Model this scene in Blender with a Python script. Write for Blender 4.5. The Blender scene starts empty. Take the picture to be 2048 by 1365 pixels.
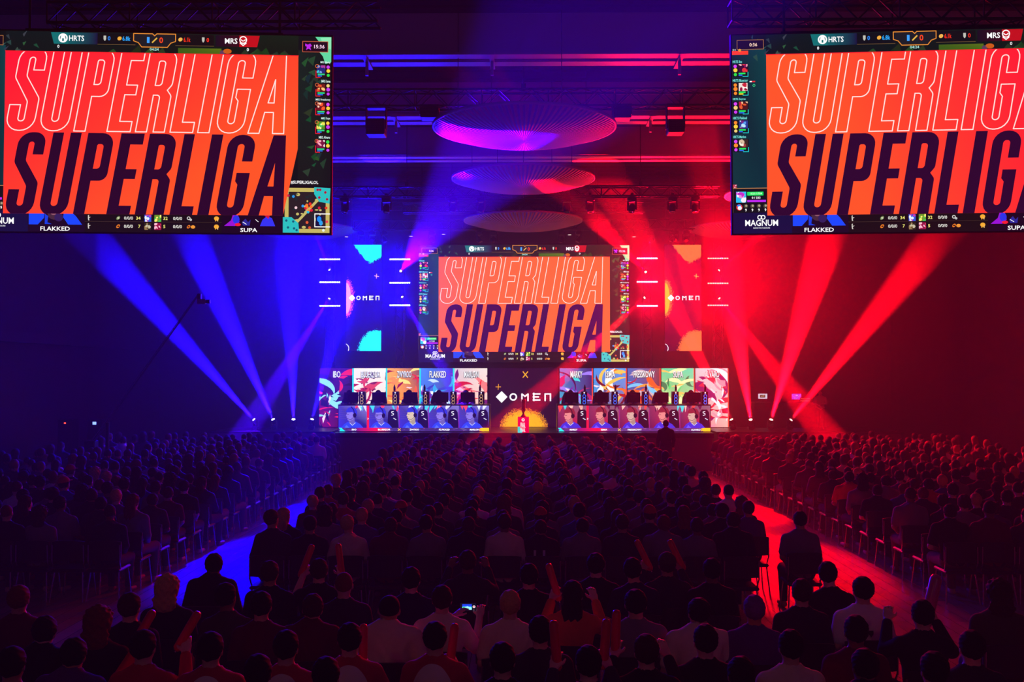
import bpy, math, random
import numpy as np
from mathutils import Vector, Matrix, geometry

sc = bpy.context.scene
COL = sc.collection
rnd = random.Random(7)
# ------------------------------------------------------------------ camera
F = 2000.0                      # focal length in pixels of the 2048 x 1365 frame
VX, VY = 1047.0, 745.0          # where the hall's axis vanishes
camd = bpy.data.cameras.new('camera')
cam = bpy.data.objects.new('camera', camd); COL.objects.link(cam)
CAM = Vector((0, 0, 3.25))
cam.location = CAM
cam.rotation_euler = (math.pi/2 + math.atan((VY-682.5)/F), 0, math.atan((VX-1024)/F))
camd.sensor_width = 36; camd.lens = F/2048*36; camd.clip_end = 200
sc.camera = cam
CR = cam.rotation_euler.to_matrix()
def at(px, py, d):
    "world point at distance d along the hall that the pixel px, py looks at"
    v = CR @ Vector(((px-1024)/F, -(py-682.5)/F, -1)); return CAM + v*(d/v.y)
def ppm(d): return F/d
# ------------------------------------------------------------------ view, haze, ambient
sc.view_settings.view_transform = 'Standard'; sc.view_settings.look = 'None'
sc.view_settings.exposure = 0.0; sc.view_settings.gamma = 1.0
sc.cycles.max_bounces = 4; sc.cycles.diffuse_bounces = 2; sc.cycles.glossy_bounces = 2
sc.cycles.transmission_bounces = 2; sc.cycles.volume_bounces = 0; sc.cycles.transparent_max_bounces = 4
sc.cycles.use_denoising = True
HAZE = 0.0055
SMOKE = 0.029
world = bpy.data.worlds.new('world'); sc.world = world; world.use_nodes = True
wn = world.node_tree
wn.nodes['Background'].inputs[0].default_value = (0, 0, 0, 1)
vs = wn.nodes.new('ShaderNodeVolumeScatter'); vs.inputs['Density'].default_value = HAZE
vs.inputs['Anisotropy'].default_value = 0.0
wn.links.new(vs.outputs[0], wn.nodes['World Output'].inputs['Volume'])
# light levels: beams and bars are the show lights standing in the hall
BEAM_W, TOWER_W, BAR_W, FILL_W = 430000, 240000, 780, 34
AISLE_W = 110000
BLUE, RED, VIOLET = (0.004, 0.0, 1.0), (1.0, 0.0, 0.008), (0.045, 0.0, 1.0)

# ------------------------------------------------------------------ helpers
def lin(c):
    f = lambda x: x/12.92 if x <= 0.04045 else ((x+0.055)/1.055)**2.4
    return tuple(f(x/255.0) for x in c)
MATS = {}
def M(name, rgb=(128,128,128), rough=0.6, metal=0.0, emit=0.0, ecol=None, noise=0.0, nscale=8.0, sample=True, spec=None, bump=0.0):
    if name in MATS: return MATS[name]
    m = bpy.data.materials.new(name); m.use_nodes = True; nt = m.node_tree
    b = nt.nodes['Principled BSDF']; c = lin(rgb)
    b.inputs['Base Color'].default_value = (*c, 1); b.inputs['Roughness'].default_value = rough
    b.inputs['Metallic'].default_value = metal
    if spec is not None: b.inputs['Specular IOR Level'].default_value = spec
    if noise or bump:
        tc = nt.nodes.new('ShaderNodeTexCoord'); n = nt.nodes.new('ShaderNodeTexNoise')
        n.inputs['Scale'].default_value = nscale; n.inputs['Detail'].default_value = 4
        nt.links.new(tc.outputs['Object'], n.inputs['Vector'])
        if noise:
            r = nt.nodes.new('ShaderNodeMix'); r.data_type = 'RGBA'
            r.inputs['A'].default_value = (*[x*(1-noise) for x in c], 1); r.inputs['B'].default_value = (*[min(1, x*(1+noise)) for x in c], 1)
            nt.links.new(n.outputs['Fac'], r.inputs['Factor']); nt.links.new(r.outputs['Result'], b.inputs['Base Color'])
        if bump:
            bp = nt.nodes.new('ShaderNodeBump'); bp.inputs['Strength'].default_value = bump; bp.inputs['Distance'].default_value = 0.01
            nt.links.new(n.outputs['Fac'], bp.inputs['Height']); nt.links.new(bp.outputs['Normal'], b.inputs['Normal'])
    if emit:
        b.inputs['Emission Color'].default_value = (*(lin(ecol) if ecol else c), 1); b.inputs['Emission Strength'].default_value = emit
        if not sample: m.cycles.emission_sampling = 'NONE'
    MATS[name] = m; return m

def tag(o, label, cat, group=None, kind=None):
    if label: o['label'] = label
    if cat: o['category'] = cat
    if group: o['group'] = group
    if kind: o['kind'] = kind
    return o
def empty(name, loc=(0,0,0), rot=(0,0,0)):
    o = bpy.data.objects.new(name, None); COL.objects.link(o); o.location = loc; o.rotation_euler = rot
    o.empty_display_size = 0.1; return o
def dup(o, parent=None, loc=None, rot=None, scale=None):
    c = o.copy(); COL.objects.link(c)
    if parent is not None: c.parent = parent; c.matrix_parent_inverse = o.matrix_parent_inverse
    if loc is not None: c.location = loc
    if rot is not None: c.rotation_euler = rot
    if scale is not None: c.scale = scale
    for ch in KIDS.get(o.name, []):
        KIDS.setdefault(c.name, []).append(dup(ch, c))
    return c
KIDS = {}
def adopt(o, parent):
    o.parent = parent; KIDS.setdefault(parent.name, []).append(o)

class MB:
    "collects shapes and links them as one mesh object"
    def __init__(s): s.v=[]; s.f=[]; s.m=[]; s.sm=[]
    def add(s, vs, fs, mi=0, smooth=False, mat=None):
        n=len(s.v)
        s.v += [tuple(mat@Vector(v)) if mat is not None else tuple(v) for v in vs]
        for f in fs: s.f.append(tuple(i+n for i in f)); s.m.append(mi); s.sm.append(smooth)
        return s
    def box(s, x0,x1,y0,y1,z0,z1, mi=0, mat=None):
        v=[(x,y,z) for x in (x0,x1) for y in (y0,y1) for z in (z0,z1)]
        return s.add(v,[(0,1,3,2),(4,6,7,5),(0,4,5,1),(2,3,7,6),(0,2,6,4),(1,5,7,3)],mi,False,mat)
    def cbox(s, c, sz, mi=0, bev=0.0, mat=None):
        x,y,z=c; a,b,h=[q/2 for q in sz]
        if not bev: return s.box(x-a,x+a,y-b,y+b,z-h,z+h,mi,mat)
        e=bev; vs=[]
        for sx in (-1,1):
            for sy in (-1,1):
                for sz_ in (-1,1):
                    vs += [(x+sx*(a-e),y+sy*(b-e),z+sz_*h),(x+sx*a,y+sy*(b-e),z+sz_*(h-e)),(x+sx*(a-e),y+sy*b,z+sz_*(h-e))]
        import bmesh
        bm=bmesh.new(); bv=[bm.verts.new(v) for v in vs]; r=bmesh.ops.convex_hull(bm,input=bv)
        bm.verts.index_update(); fs=[tuple(v.index for v in f.verts) for f in bm.faces]; vs=[tuple(v.co) for v in bm.verts]; bm.free()
        return s.add(vs,fs,mi,False,mat)
    def tube(s, p0, p1, r0, r1=None, n=10, mi=0, caps=True, mat=None):
        p0=Vector(p0); p1=Vector(p1); r1=r0 if r1 is None else r1
        d=(p1-p0).normalized(); u=d.orthogonal().normalized(); w=d.cross(u)
        v=[]; 
        for p,r in ((p0,r0),(p1,r1)):
            for k in range(n):
                a=2*math.pi*k/n; v.append(p+(u*math.cos(a)+w*math.sin(a))*r)
        f=[(k,(k+1)%n,n+(k+1)%n,n+k) for k in range(n)]
        s.add(v,f,mi,True,mat)
        if caps: s.add(v[:n],[tuple(range(n))[::-1]],mi,False,mat); s.add(v[n:],[tuple(range(n))],mi,False,mat)
        return s
    def path(s, pts, r, n=8, mi=0, mat=None):
        for a,b in zip(pts,pts[1:]): s.tube(a,b,r,r,n,mi,True,mat)
        return s
    def lathe(s, prof, n=24, mi=0, mat=None, smooth=True):
        v=[]; f=[]
        for r,z in prof:
            for k in range(n): a=2*math.pi*k/n; v.append((r*math.cos(a),r*math.sin(a),z))
        for i in range(len(prof)-1):
            for k in range(n): f.append((i*n+k,i*n+(k+1)%n,(i+1)*n+(k+1)%n,(i+1)*n+k))
        return s.add(v,f,mi,smooth,mat)
    def prism(s, poly, y0, y1, mi=0, mat=None):
        n=len(poly); v=[(x,y0,z) for x,z in poly]+[(x,y1,z) for x,z in poly]
        f=[tuple(range(n)),tuple(range(2*n-1,n-1,-1))]+[(k,n+k,n+(k+1)%n,(k+1)%n) for k in range(n)]
        return s.add(v,f,mi,False,mat)
    def build(s, name, mats, parent=None):
        me=bpy.data.meshes.new(name); me.from_pydata(s.v,[],s.f)
        for m in (mats if isinstance(mats,(list,tuple)) else [mats]): me.materials.append(m)
        me.polygons.foreach_set('material_index',s.m); me.polygons.foreach_set('use_smooth',s.sm)
        me.update(); o=bpy.data.objects.new(name,me); COL.objects.link(o)
        if parent is not None: adopt(o,parent)
        return o
def structure(o): o['kind']='structure'; return o

# ------------------------------------------------------------------ display canvas
DISP = {}
def disp_mat(strength):
    if strength in DISP: return DISP[strength]
    m=bpy.data.materials.new('led_display'); m.use_nodes=True; nt=m.node_tree; b=nt.nodes['Principled BSDF']
    b.inputs['Base Color'].default_value=(0.012,0.012,0.014,1); b.inputs['Roughness'].default_value=0.75; b.inputs['Specular IOR Level'].default_value=0.1
    a=nt.nodes.new('ShaderNodeAttribute'); a.attribute_name='col'
    nt.links.new(a.outputs['Color'],b.inputs['Emission Color']); b.inputs['Emission Strength'].default_value=strength
    DISP[strength]=m; return m
def fillet(pts, seg=6):
    "polygon (x, y, radius) to a list of points with rounded corners"
    out=[]; n=len(pts)
    for i,p in enumerate(pts):
        r=p[2] if len(p)>2 else 0
        if r<=0: out.append((p[0],p[1])); continue
        a=Vector(pts[i-1][:2]); b=Vector(p[:2]); c=Vector(pts[(i+1)%n][:2])
        u=(a-b); w=(c-b); lu=u.length; lw=w.length; u/=lu; w/=lw
        ang=u.angle(w); t=min(r/math.tan(ang/2),lu*0.5,lw*0.5); rr=t*math.tan(ang/2)
        cen=b+(u+w).normalized()*(rr/math.sin(ang/2)); p0=b+u*t; p1=b+w*t
        a0=math.atan2(p0.y-cen.y,p0.x-cen.x); a1=math.atan2(p1.y-cen.y,p1.x-cen.x); d=a1-a0
        while d>math.pi: d-=2*math.pi
        while d<-math.pi: d+=2*math.pi
        for k in range(seg+1): q=a0+d*k/seg; out.append((cen.x+rr*math.cos(q),cen.y+rr*math.sin(q)))
    return out
def clip_poly(poly, cl):
    if cl is None: return poly
    x0,y0,x1,y1=cl
    for ax,lim,sg in ((0,x0,1),(0,x1,-1),(1,y0,1),(1,y1,-1)):
        out=[]
        for i in range(len(poly)):
            p=poly[i-1]; q=poly[i]; ip=(p[ax]-lim)*sg>=0; iq=(q[ax]-lim)*sg>=0
            if ip!=iq:
                t=(lim-p[ax])/(q[ax]-p[ax]); out.append(tuple(p[k]+(q[k]-p[k])*t for k in (0,1)))
            if iq: out.append(q)
        poly=out
        if not poly: break
    return poly
FONTC={}
def glyph_tris(txt):
    "unit-height triangles of a line of text in the built-in font"
    if txt in FONTC: return FONTC[txt]
    cu=bpy.data.curves.new('t','FONT'); cu.body=txt; cu.size=1.0; cu.resolution_u=2; cu.fill_mode='FRONT'; cu.offset=0.018
    o=bpy.data.objects.new('t',cu); COL.objects.link(o)
    dg=bpy.context.evaluated_depsgraph_get(); me=o.evaluated_get(dg).to_mesh()
    me.calc_loop_triangles(); v=[(q.co.x,q.co.y) for q in me.vertices]; t=[[v[i] for i in lt.vertices] for lt in me.loop_triangles]
    o.evaluated_get(dg).to_mesh_clear(); COL.objects.unlink(o); bpy.data.objects.remove(o); bpy.data.curves.remove(cu)
    xs=[p[0] for tr in t for p in tr] or [0,1]; ys=[p[1] for tr in t for p in tr] or [0,1]
    x0,x1,y0,y1=min(xs),max(xs),min(ys),max(ys)
    t=[[((p[0]-x0)/(x1-x0),(p[1]-y0)/(y1-y0)) for p in tr] for tr in t]
    FONTC[txt]=t; return t
class Canvas:
    "flat picture on an LED face; units are picture pixels, y down; w x h pixels fill W x H metres"
    def __init__(s,w,h,W,H): s.w,s.h,s.W,s.H=w,h,W,H; s.v=[]; s.f=[]; s.c=[]; s.clip=(0,0,w,h); s.step=0.0012
    def poly(s,pts,col,L=1,cols=None,clip=None,tri=False):
        pts=[tuple(p[:2]) for p in pts]; col=lin(col) if col is not None else None
        cl=clip or s.clip
        if len(pts)==4 and cols:                       # shaded quad
            cc=[lin(c) for c in cols]
            n=len(s.v); s.v+=[s.pt(p,L) for p in pts]; s.f.append((n,n+1,n+2,n+3)); s.c+=[cc]; return
        tris=[pts] if len(pts)==3 or tri else [[pts[i] for i in t] for t in geometry.tessellate_polygon([[Vector((*p,0)) for p in pts]])]
        for t in tris: s.tri(t,col,L,cl)
    def tri(s,t,col,L,cl):
        t=clip_poly(t,cl)
        if len(t)<3: return
        n=len(s.v); s.v+=[s.pt(p,L) for p in t]; s.f.append(tuple(range(n,n+len(t)))); s.c.append([col]*len(t))
    def holes(s,loops,col,L=1,clip=None):
        al=[p for l in loops for p in l]; c=lin(col); cl=clip or s.clip
        for t in geometry.tessellate_polygon([[Vector((*p,0)) for p in l] for l in loops]): s.tri([al[i] for i in t],c,L,cl)
    def pt(s,p,L): return ((p[0]/s.w-0.5)*s.W, -L*s.step, (0.5-p[1]/s.h)*s.H)
    def rect(s,x0,y0,x1,y1,col,L=1): s.poly([(x0,y0),(x1,y0),(x1,y1),(x0,y1)],col,L)
    def grad(s,x0,y0,x1,y1,c00,c10,c11,c01,L=1): s.poly([(x0,y0),(x1,y0),(x1,y1),(x0,y1)],None,L,cols=(c00,c10,c11,c01))
    def disc(s,x,y,r,col,L=1,ry=None,n=18,a0=0,a1=360,rot=0):
        ry=ry or r; p=[]; cr,sr=math.cos(rot),math.sin(rot)
        for k in range(n):
            a=math.radians(a0+(a1-a0)*k/(n if a1-a0==360 else n-1)); q=(r*math.cos(a),ry*math.sin(a)); p.append((x+q[0]*cr-q[1]*sr,y+q[0]*sr+q[1]*cr))
        s.poly(p,col,L)
    def line(s,pts,wd,col,L=2,closed=False,clip=None):
        c=lin(col); pts=list(pts)+([pts[0]] if closed else []); cl=clip or s.clip
        for a,b in zip(pts,pts[1:]):
            dx,dy=b[0]-a[0],b[1]-a[1]; l=math.hypot(dx,dy)
            if l<1e-6: continue
            nx,ny=-dy/l*wd/2,dx/l*wd/2; ex,ey=dx/l*wd*0.35,dy/l*wd*0.35
            s.tri([(a[0]+nx-ex,a[1]+ny-ey),(b[0]+nx+ex,b[1]+ny+ey),(b[0]-nx+ex,b[1]-ny+ey),(a[0]-nx-ex,a[1]-ny-ey)],c,L,cl)
    def ring(s,x,y,r,wd,col,L=2,n=20): s.line([(x+r*math.cos(2*math.pi*k/n),y+r*math.sin(2*math.pi*k/n)) for k in range(n)],wd,col,L,True)
    def text(s,txt,x0,y0,x1,y1,col,L=4,shear=0.0):
        c=lin(col)
        for t in glyph_tris(txt): s.tri([(x0+p[0]*(x1-x0)+shear*p[1]*(y1-y0),y1+(y0-y1)*p[1]) for p in t],c,L,s.clip)
    def tile(s,x0,y0,x1,y1,seed,pal,n=8,L=2):
        "little portrait-sized patch of coloured shapes"
        r=random.Random(seed); s.rect(x0,y0,x1,y1,pal[0],L); old=s.clip; s.clip=(x0,y0,x1,y1); w=x1-x0; h=y1-y0
        for k in range(n):
            cx=x0+r.random()*w; cy=y0+r.random()*h
            s.disc(cx,cy,w*r.uniform(.12,.3),pal[1+k%(len(pal)-1)],L+1+k*0.15,ry=h*r.uniform(.1,.28),n=9,rot=r.random()*3)
        s.clip=old
    def build(s,name,strength,parent=None):
        me=bpy.data.meshes.new(name); me.from_pydata(s.v,[],s.f); me.materials.append(disp_mat(strength))
        a=me.color_attributes.new('col','FLOAT_COLOR','CORNER')
        data=np.ones((len(me.loops),4),np.float32); data[:,:3]=np.array([c for f in s.c for c in f],np.float32)
        a.data.foreach_set('color',data.ravel()); me.update()
        o=bpy.data.objects.new(name,me); COL.objects.link(o)
        if parent is not None: adopt(o,parent)
        return o

# wide condensed italic word for the screens, drawn stroke by stroke (u right, v up, height 97)
def _w():
    G=[]
    G.append([[(909.7,71),(909.7,97,15),(878.2,97,15),(878.2,62,8),(897.2,34,6),(897.2,11,3.4),(890,11,3.4),(890,30),(877.7,30),(877.7,0,15),(909.9,0,15),(909.9,38,8),(891,64,6),(891,86,3.2),(897.5,86,3.2),(897.5,71)]])
    G.append([[(916.7,97),(916.7,0,15),(949.4,0,15),(949.4,97),(936.8,97),(936.8,11,3.8),(929,11,3.8),(929,97)]])
    G.append([[(957,0),(957,97),(988,97,14),(988,41,16),(970,41),(970,0)],[(970,84,2),(977.6,84,3.5),(977.6,55,3.5),(970,55)]])
    G.append([[(995.4,0),(995.4,97),(1022.5,97),(1022.5,84),(1008,84),(1008,55),(1020.8,55),(1020.8,43.5),(1008,43.5),(1008,12),(1022.3,12),(1022.3,0)]])
    G.append([[(1028.4,0),(1028.4,97),(1061,97,14),(1061,56,8),(1056.5,49.5),(1062,43,6),(1062,0),(1049,0),(1049,43.5,3.5),(1041.3,43.5),(1041.3,0)],[(1041.3,84,2),(1048.8,84,3.5),(1048.8,55,3.5),(1041.3,55)]])
    G.append([[(1068.7,0),(1068.7,97),(1081,97),(1081,12),(1095.2,12),(1095.2,0)]])
    G.append([[(1101,0),(1101,97),(1114.3,97),(1114.3,0)]])
    G.append([[(1154,65.5),(1154,97,15),(1121.7,97,15),(1121.7,0,15),(1153.6,0,15),(1153.6,52),(1138.1,52),(1138.1,42),(1141.5,38),(1141.5,11,3.6),(1133.8,11,3.6),(1133.8,86,3.6),(1141.8,86,3.6),(1141.8,65.5)]])
    G.append([[(1160,0),(1173.5,97),(1188.1,97),(1202.2,0),(1189,0),(1185.6,25),(1175.3,25),(1173,0)],[(1181.1,64),(1184.3,36.3),(1177.2,36.3)]])
    return [[fillet(l) for l in g] for g in G]
WORD=_w()
def word(cv, base, filled, col, clip, L, wd=1.2):
    "base: canvas y of the baseline; canvas x = u - 837"
    for g in WORD:
        loops=[[(u-837+0.175*v, base-v) for u,v in l] for l in g]
        if filled: cv.holes(loops,col,L,clip)
        else:
            for l in loops: cv.line(l,wd,col,L,True,clip)
# ------------------------------------------------------------------ pictures on the LED walls
WHITE=(255,255,255)
def broadcast(cv, variant):
    "match broadcast overlay under a two-line word card; 421 x 235 units"
    r=random.Random(3)
    c=cv
    big = variant!='stage'
    # dim game picture behind
    c.rect(0,0,421,235,(8,16,20),0)
    c.grad(0,17,40,182,(4,34,44),(0,62,70),(0,44,56),(0,52,60),1)
    c.grad(40,0,382,24,(6,22,26),(14,30,18),(10,22,14),(8,20,22),1)
    c.grad(382,17,421,235,(14,34,30),(6,20,18),(16,16,18),(20,14,16),1)
    for k in range(26):
        x=r.uniform(385,409); y=r.uniform(24,165)
        c.poly([(x,y),(x+r.uniform(4,11),y-r.uniform(2,8)),(x+r.uniform(3,9),y+r.uniform(2,8))],(10+r.randrange(30),40+r.randrange(40),30+r.randrange(20)),1.3)
    for k in range(16):
        x=r.uniform(20,75); y=r.uniform(1,26)
        c.poly([(x,y),(x+r.uniform(2,7),y-r.uniform(1,5)),(x+r.uniform(1,8),y+r.uniform(2,6))],(20+r.randrange(40),50+r.randrange(50),44+r.randrange(30)),1.3)
    for k in range(14):
        x=r.uniform(120,360); c.poly([(x,24),(x+r.uniform(4,12),r.uniform(14,20)),(x+r.uniform(10,18),24)],(18+r.randrange(20),40+r.randrange(34),16+r.randrange(20)),1.4)
    c.grad(240,17,291,24,(60,90,20),(90,110,20),(70,100,16),(50,90,20),1.5)
    c.disc(298,20,5,(200,90,20),1.6,ry=3); c.disc(292,22,3,(90,60,90),1.6)
    c.poly([(402,1),(421,1),(421,31),(414,33),(411,24),(406,18),(409,10)],(96,214,160),1.5)
    c.poly([(408,2),(421,1),(421,16),(412,12)],(140,230,180),1.6)
    # team plates
    c.poly([(92,1),(120,1),(120,14.5),(95.5,14.5)],(10,110,112),2); c.grad(112,1,146,14.5,(10,96,104),(22,18,60),(22,16,56),(10,90,98),2.2)
    c.ring(106,7.6,4.6,1.6,WHITE,3); c.poly([(104,4),(108,4),(109.4,10),(107,12.6),(107,8),(105,8),(105,12.6),(102.6,10)],WHITE,3)
    c.text('HRTS',113,4.4,130.5,11,WHITE,4); c.text('0',99.6,15.8,102,19.4,WHITE,4)
    c.grad(146,1,190,14,(10,14,18),(12,16,20),(12,16,20),(10,14,18),2); c.line([(146,14.3),(190,14.3)],.5,(120,90,50),3)
    c.poly([(153,4),(156,4),(156,8),(155,10),(154,10),(153,8)],(190,190,180),3); c.text('0',158,4.6,161,9.6,(40,140,255),4)
    c.disc(171.6,7,2.6,(240,170,60),3,ry=2.2,rot=-.6); c.text('6.8k',175,4.4,184.4,9.8,(40,170,255),4)
    c.poly([(188,.8),(237,.8),(237,10),(232,12),(228,16.6),(197,16.6),(193,12),(188,10)],(26,28,34),2.5)
    c.line([(188,.8),(210,.8),(212.5,3.2),(215,.8),(237,.8),(237,9.5),(231.5,11.5),(227.5,16.6),(197.5,16.6),(193.5,11.5),(188,9.5)],1.0,(230,140,50),3,True)
    c.text('1',203.6,4.8,206.6,11.8,(60,160,255),4); c.text('0',218,4.8,222.4,11.8,(255,70,30),4); c.line([(210,11),(215,6)],1.6,(230,180,70),4)
    c.text('04:24',207,17.6,217.5,20.8,(170,230,220),4)
    c.grad(237,1,282,14,(12,16,20),(16,12,14),(16,12,14),(12,16,20),2); c.line([(237,14.3),(282,14.3)],.5,(120,90,50),3)
    c.disc(242.7,7,2.6,(240,180,80),3,ry=2.2,rot=-.6); c.text('6.1k',246.5,4.4,254.6,9.8,(255,50,20),4)
    c.poly([(268,4),(271,4),(271,8),(270,10),(269,10),(268,8)],(190,190,180),3); c.text('0',273.4,4.6,276.4,9.6,(255,50,30),4)
    c.grad(284,1,316,14.5,(22,12,30),(60,8,20),(60,8,20),(22,12,30),2); c.poly([(312,1),(336,1),(333,14.5),(312,14.5)],(190,16,26),2.2)
    c.text('MRS',295,4.4,309.8,11,WHITE,4); c.text('0',320.8,15.8,323.4,19.6,WHITE,4)
    c.ring(316.5,6.2,4,1.2,WHITE,3); c.line([(313,10),(316.5,12.8),(320,10)],1.2,WHITE,3); c.line([(314,6),(316,7.4)],1.2,WHITE,3); c.line([(319,6),(317,7.4)],1.2,WHITE,3)
    # corner timers
    c.rect(6,6,37,17,(24,12,26),2); c.line([(6,6),(37,6),(37,17),(6,17)],.6,(170,110,60),3,True); c.text('0:36',20.5,9.6,29.6,13.8,(255,214,190),4)
    c.rect(0,18.6,19,23.2,(255,60,20),2.6); c.text('54',0.6,16.2,4.4,18.6,(200,200,190),4); c.disc(9,18,1.8,(230,150,30),3.4)
    c.rect(387,6.5,417,19,(30,10,26),2.6); c.line([(387,6.5),(417,6.5),(417,19),(387,19)],.7,(200,90,60),3,True)
    c.poly([(390,9),(393,10.5),(396,9),(398,12),(396,13),(397,17),(394,15),(391,17),(392,13),(390,12)],(190,40,230),3.5); c.text('15:36',400.6,10.4,413,14.8,(255,214,240),4)
    # player cards down both sides
    HN=['HRTS Ibo','HRTS Bluerzor','HRTS Zwyroo','HRTS Flakked','HRTS Marlon']; MN=['MRS Marky','MRS Isma','MRS Fresskowy','MRS Supa','MRS Alvaro']
    pal=[[(60,10,50),(230,50,60),(150,20,90),(255,190,190)],[(240,220,210),(200,40,60),(255,250,240),(150,20,60)],[(80,20,20),(230,90,40),(255,200,150),(180,30,60)],[(40,60,150),(190,230,255),(120,40,130),(90,160,240)],[(60,40,30),(220,190,160),(160,60,60),(250,240,220)]]
    palr=[[(30,40,120),(120,160,230),(170,60,160),(60,200,220)],[(110,30,20),(230,80,40),(120,60,40),(255,200,120)],[(110,20,30),(255,90,40),(200,40,40),(255,210,180)],[(90,140,30),(240,230,90),(70,200,90),(255,250,170)],[(120,20,60),(255,170,190),(230,60,90),(255,235,235)]]
    dots=[(220,70,250),(255,210,60),(40,220,70),(255,140,40),(200,60,240),(240,210,120)]
    for i in range(5):
        y=31.5+22.3*i
        wl=len(HN[i])*1.35
        c.text(HN[i],0.6,y-1.6,0.8+wl,y+1.6,(120,235,225),4)
        c.rect(0.6,y+2.6,19,y+18,(8,18,24),2.4); c.tile(7.6,y+3,18,y+12.4,i+5,pal[i],7,3)
        c.disc(3.6,y+5.4,2,dots[i%2*3],3); c.disc(3.8,y+10,2.4,dots[(i*2+1)%6],3); c.disc(3.8,y+15.2,1.9,dots[(2+i)%6],3)
        c.rect(7.6,y+13.2,15.6,y+15,(30,230,90),3); c.rect(7.6,y+15.4,12+i%3,y+16.8,[(40,110,240),(250,220,40)][i==1],3)
        c.line([(18.6,y+12.6),(18.6,y+17.6),(12.5,y+17.6)],.9,(20,200,200),3)
        c.text(MN[i],420.4-len(MN[i])*1.35,y-1.6,420.2,y+1.6,(214,240,236),4)
        c.rect(402,y+2.6,420.6,y+18,(30,10,16),2.4); c.tile(404,y+3.4,414,y+12.6,i+40,palr[i],7,3); c.ring(404.4,y+4.4,2,.6,(220,110,60),5)
        c.disc(417.4,y+5.4,2,dots[(i+4)%6],3); c.disc(417.6,y+10,2.2,dots[(i*3+1)%6],3); c.disc(417.6,y+15.2,1.8,dots[(2+i*2)%6],3)
        c.rect(405,y+13.2,413.4,y+15,(40,210,130),3); c.rect(405,y+15.4,410+i%3*1.4,y+16.8,(40,120,240),3); c.line([(403,y+10),(403,y+17.8),(408,y+17.8)],.9,(230,30,50),3)
    c.rect(20.5,54.6,27,56.2,(230,40,50),3); c.rect(20.5,54.6,23,56.2,WHITE,3.2); c.ring(25.5,60,1.3,.5,(60,220,140),3)
    # selected player box, sponsor plate, player cams
    c.rect(0,182,40.4,210.5,(14,16,20),2); c.line([(0,181.6),(40,181.6)],.8,(190,130,80),3); c.line([(0,182),(0,210)],.5,(120,110,80),3)
    c.tile(3.6,185.5,15.4,198.4,91,[(40,190,235),(200,40,200),(255,240,250),(230,140,220),(255,255,255)],9,3)
    c.poly([(16.6,185.8),(35.6,185.8),(35.6,190.2),(16.6,190.2)],(20,225,90),3); c.text('1021/1704',20,186.8,34,189.2,(210,255,220),5); c.text('0 / 333',22,191.6,32,194.2,WHITE,5); c.rect(16.6,195.4,38.4,198,(190,40,240),3)
    c.disc(7.4,204,3.7,(230,50,50),3); c.disc(7.8,204.8,2.4,(235,245,255),3.4); c.disc(7,202,2.4,(40,130,240),3.2,ry=1.4)
    for k in range(4):
        x=15+k*7.6; c.disc(x,202.6,2.5,(70,66,54),3); c.disc(x+.4,202.2,1.3,(170,160,130),3.3); c.text('9',x-1,205.6,x+1,209,WHITE,5)
    c.tile(0,177,4.6,181,17,[(200,60,80),(255,200,220),(90,20,40)],4,3)
    c.rect(0,210.5,68.6,235,(18,14,62),2.2)
    c.text('MAGNUM',14,218.8,52.5,226.2,WHITE,4); c.ring(31,216,2.2,1.1,WHITE,4); c.ring(35,216,2.2,1.1,WHITE,4); c.text('MADE FOR PLEASURE',23.5,227.6,43,229.4,(220,220,230),4)
    c.rect(68.6,210,134,235,(24,8,34),2.2)
    c.poly([(69.6,210),(88,210),(87,219),(80,226.6),(69.6,226.6)],(20,70,250),3); c.poly([(110,210),(117,210),(124,217),(131,226.6),(115,226.6),(109,218)],(20,70,250),3)
    c.poly([(88,214),(92,217),(91,224),(96,226),(88,226)],(20,60,220),3.1); c.disc(99,214,8,(70,40,60),3.1,ry=7); c.disc(98,212,4,(150,90,110),3.2,ry=3.4); c.disc(104,218,5,(50,30,90),3.3)
    c.text('FLAKKED',83,228.9,117,233.8,WHITE,4)
    c.rect(134,210,293,235,(20,12,14),2.2); c.line([(134,222.6),(293,222.6)],.35,(70,50,40),3)
    for j,(a,b,cc) in enumerate((('34','32',0),('7','5',1))):
        y=218.4+j*9.6
        c.poly([(137.6,y-3),(139,y-3.4),(138.6,y-1),(141,y-1),(138.8,y+.4),(139.4,y+3),(138,y+3),(137.6,y+.4)],(210,205,195),3)
        c.disc(172.6,y,2.6,[(120,140,90),(230,120,30)][j],3,ry=1.7,rot=-.8); c.disc(172.8,y,1.3,[(220,220,190),(20,12,14)][j],3.3,ry=.8)
        for x in (179.4,236.4): c.text('0/0/0',x,y-1.9,x+10.4,y+1.9,(225,222,214),4)
        c.text(a,193.4 if j==0 else 196,y-1.9,198.6,y+1.9,(240,235,120),4); c.text(b,225,y-1.9,230 if j==0 else 227.4,y+1.9,(240,235,120),4)
        c.tile(203,y-4,211,y+4,60+j,[[(50,90,220),(230,240,255),(200,60,180)],[(50,40,26),(150,120,80),(200,190,160)]][j],7,3)
        c.tile(214.6,y-4,222.6,y+4,70+j,[[(110,150,40),(250,240,110),(60,200,90)],[(150,20,70),(255,190,210),(230,60,90)]][j],7,3)
        if j==0: c.ring(254.5,y-.4,1.6,.9,(210,210,205),3); c.disc(257,y+1.4,1.4,(190,190,190),3)
        else: c.disc(254.5,y,2.4,(235,120,30),3,ry=1.6,rot=-.8); c.disc(254.5,y,1.2,(20,12,14),3.2,ry=.7); c.disc(259.6,y+.2,2.6,(240,150,50),3,ry=2)
        c.disc(287,y-.4,2.9,(245,170,50),3,ry=2.5); c.rect(285.4,y,286.4,y+3,(245,170,50),3); c.rect(288,y,289,y+3,(245,200,120),3)
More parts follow.
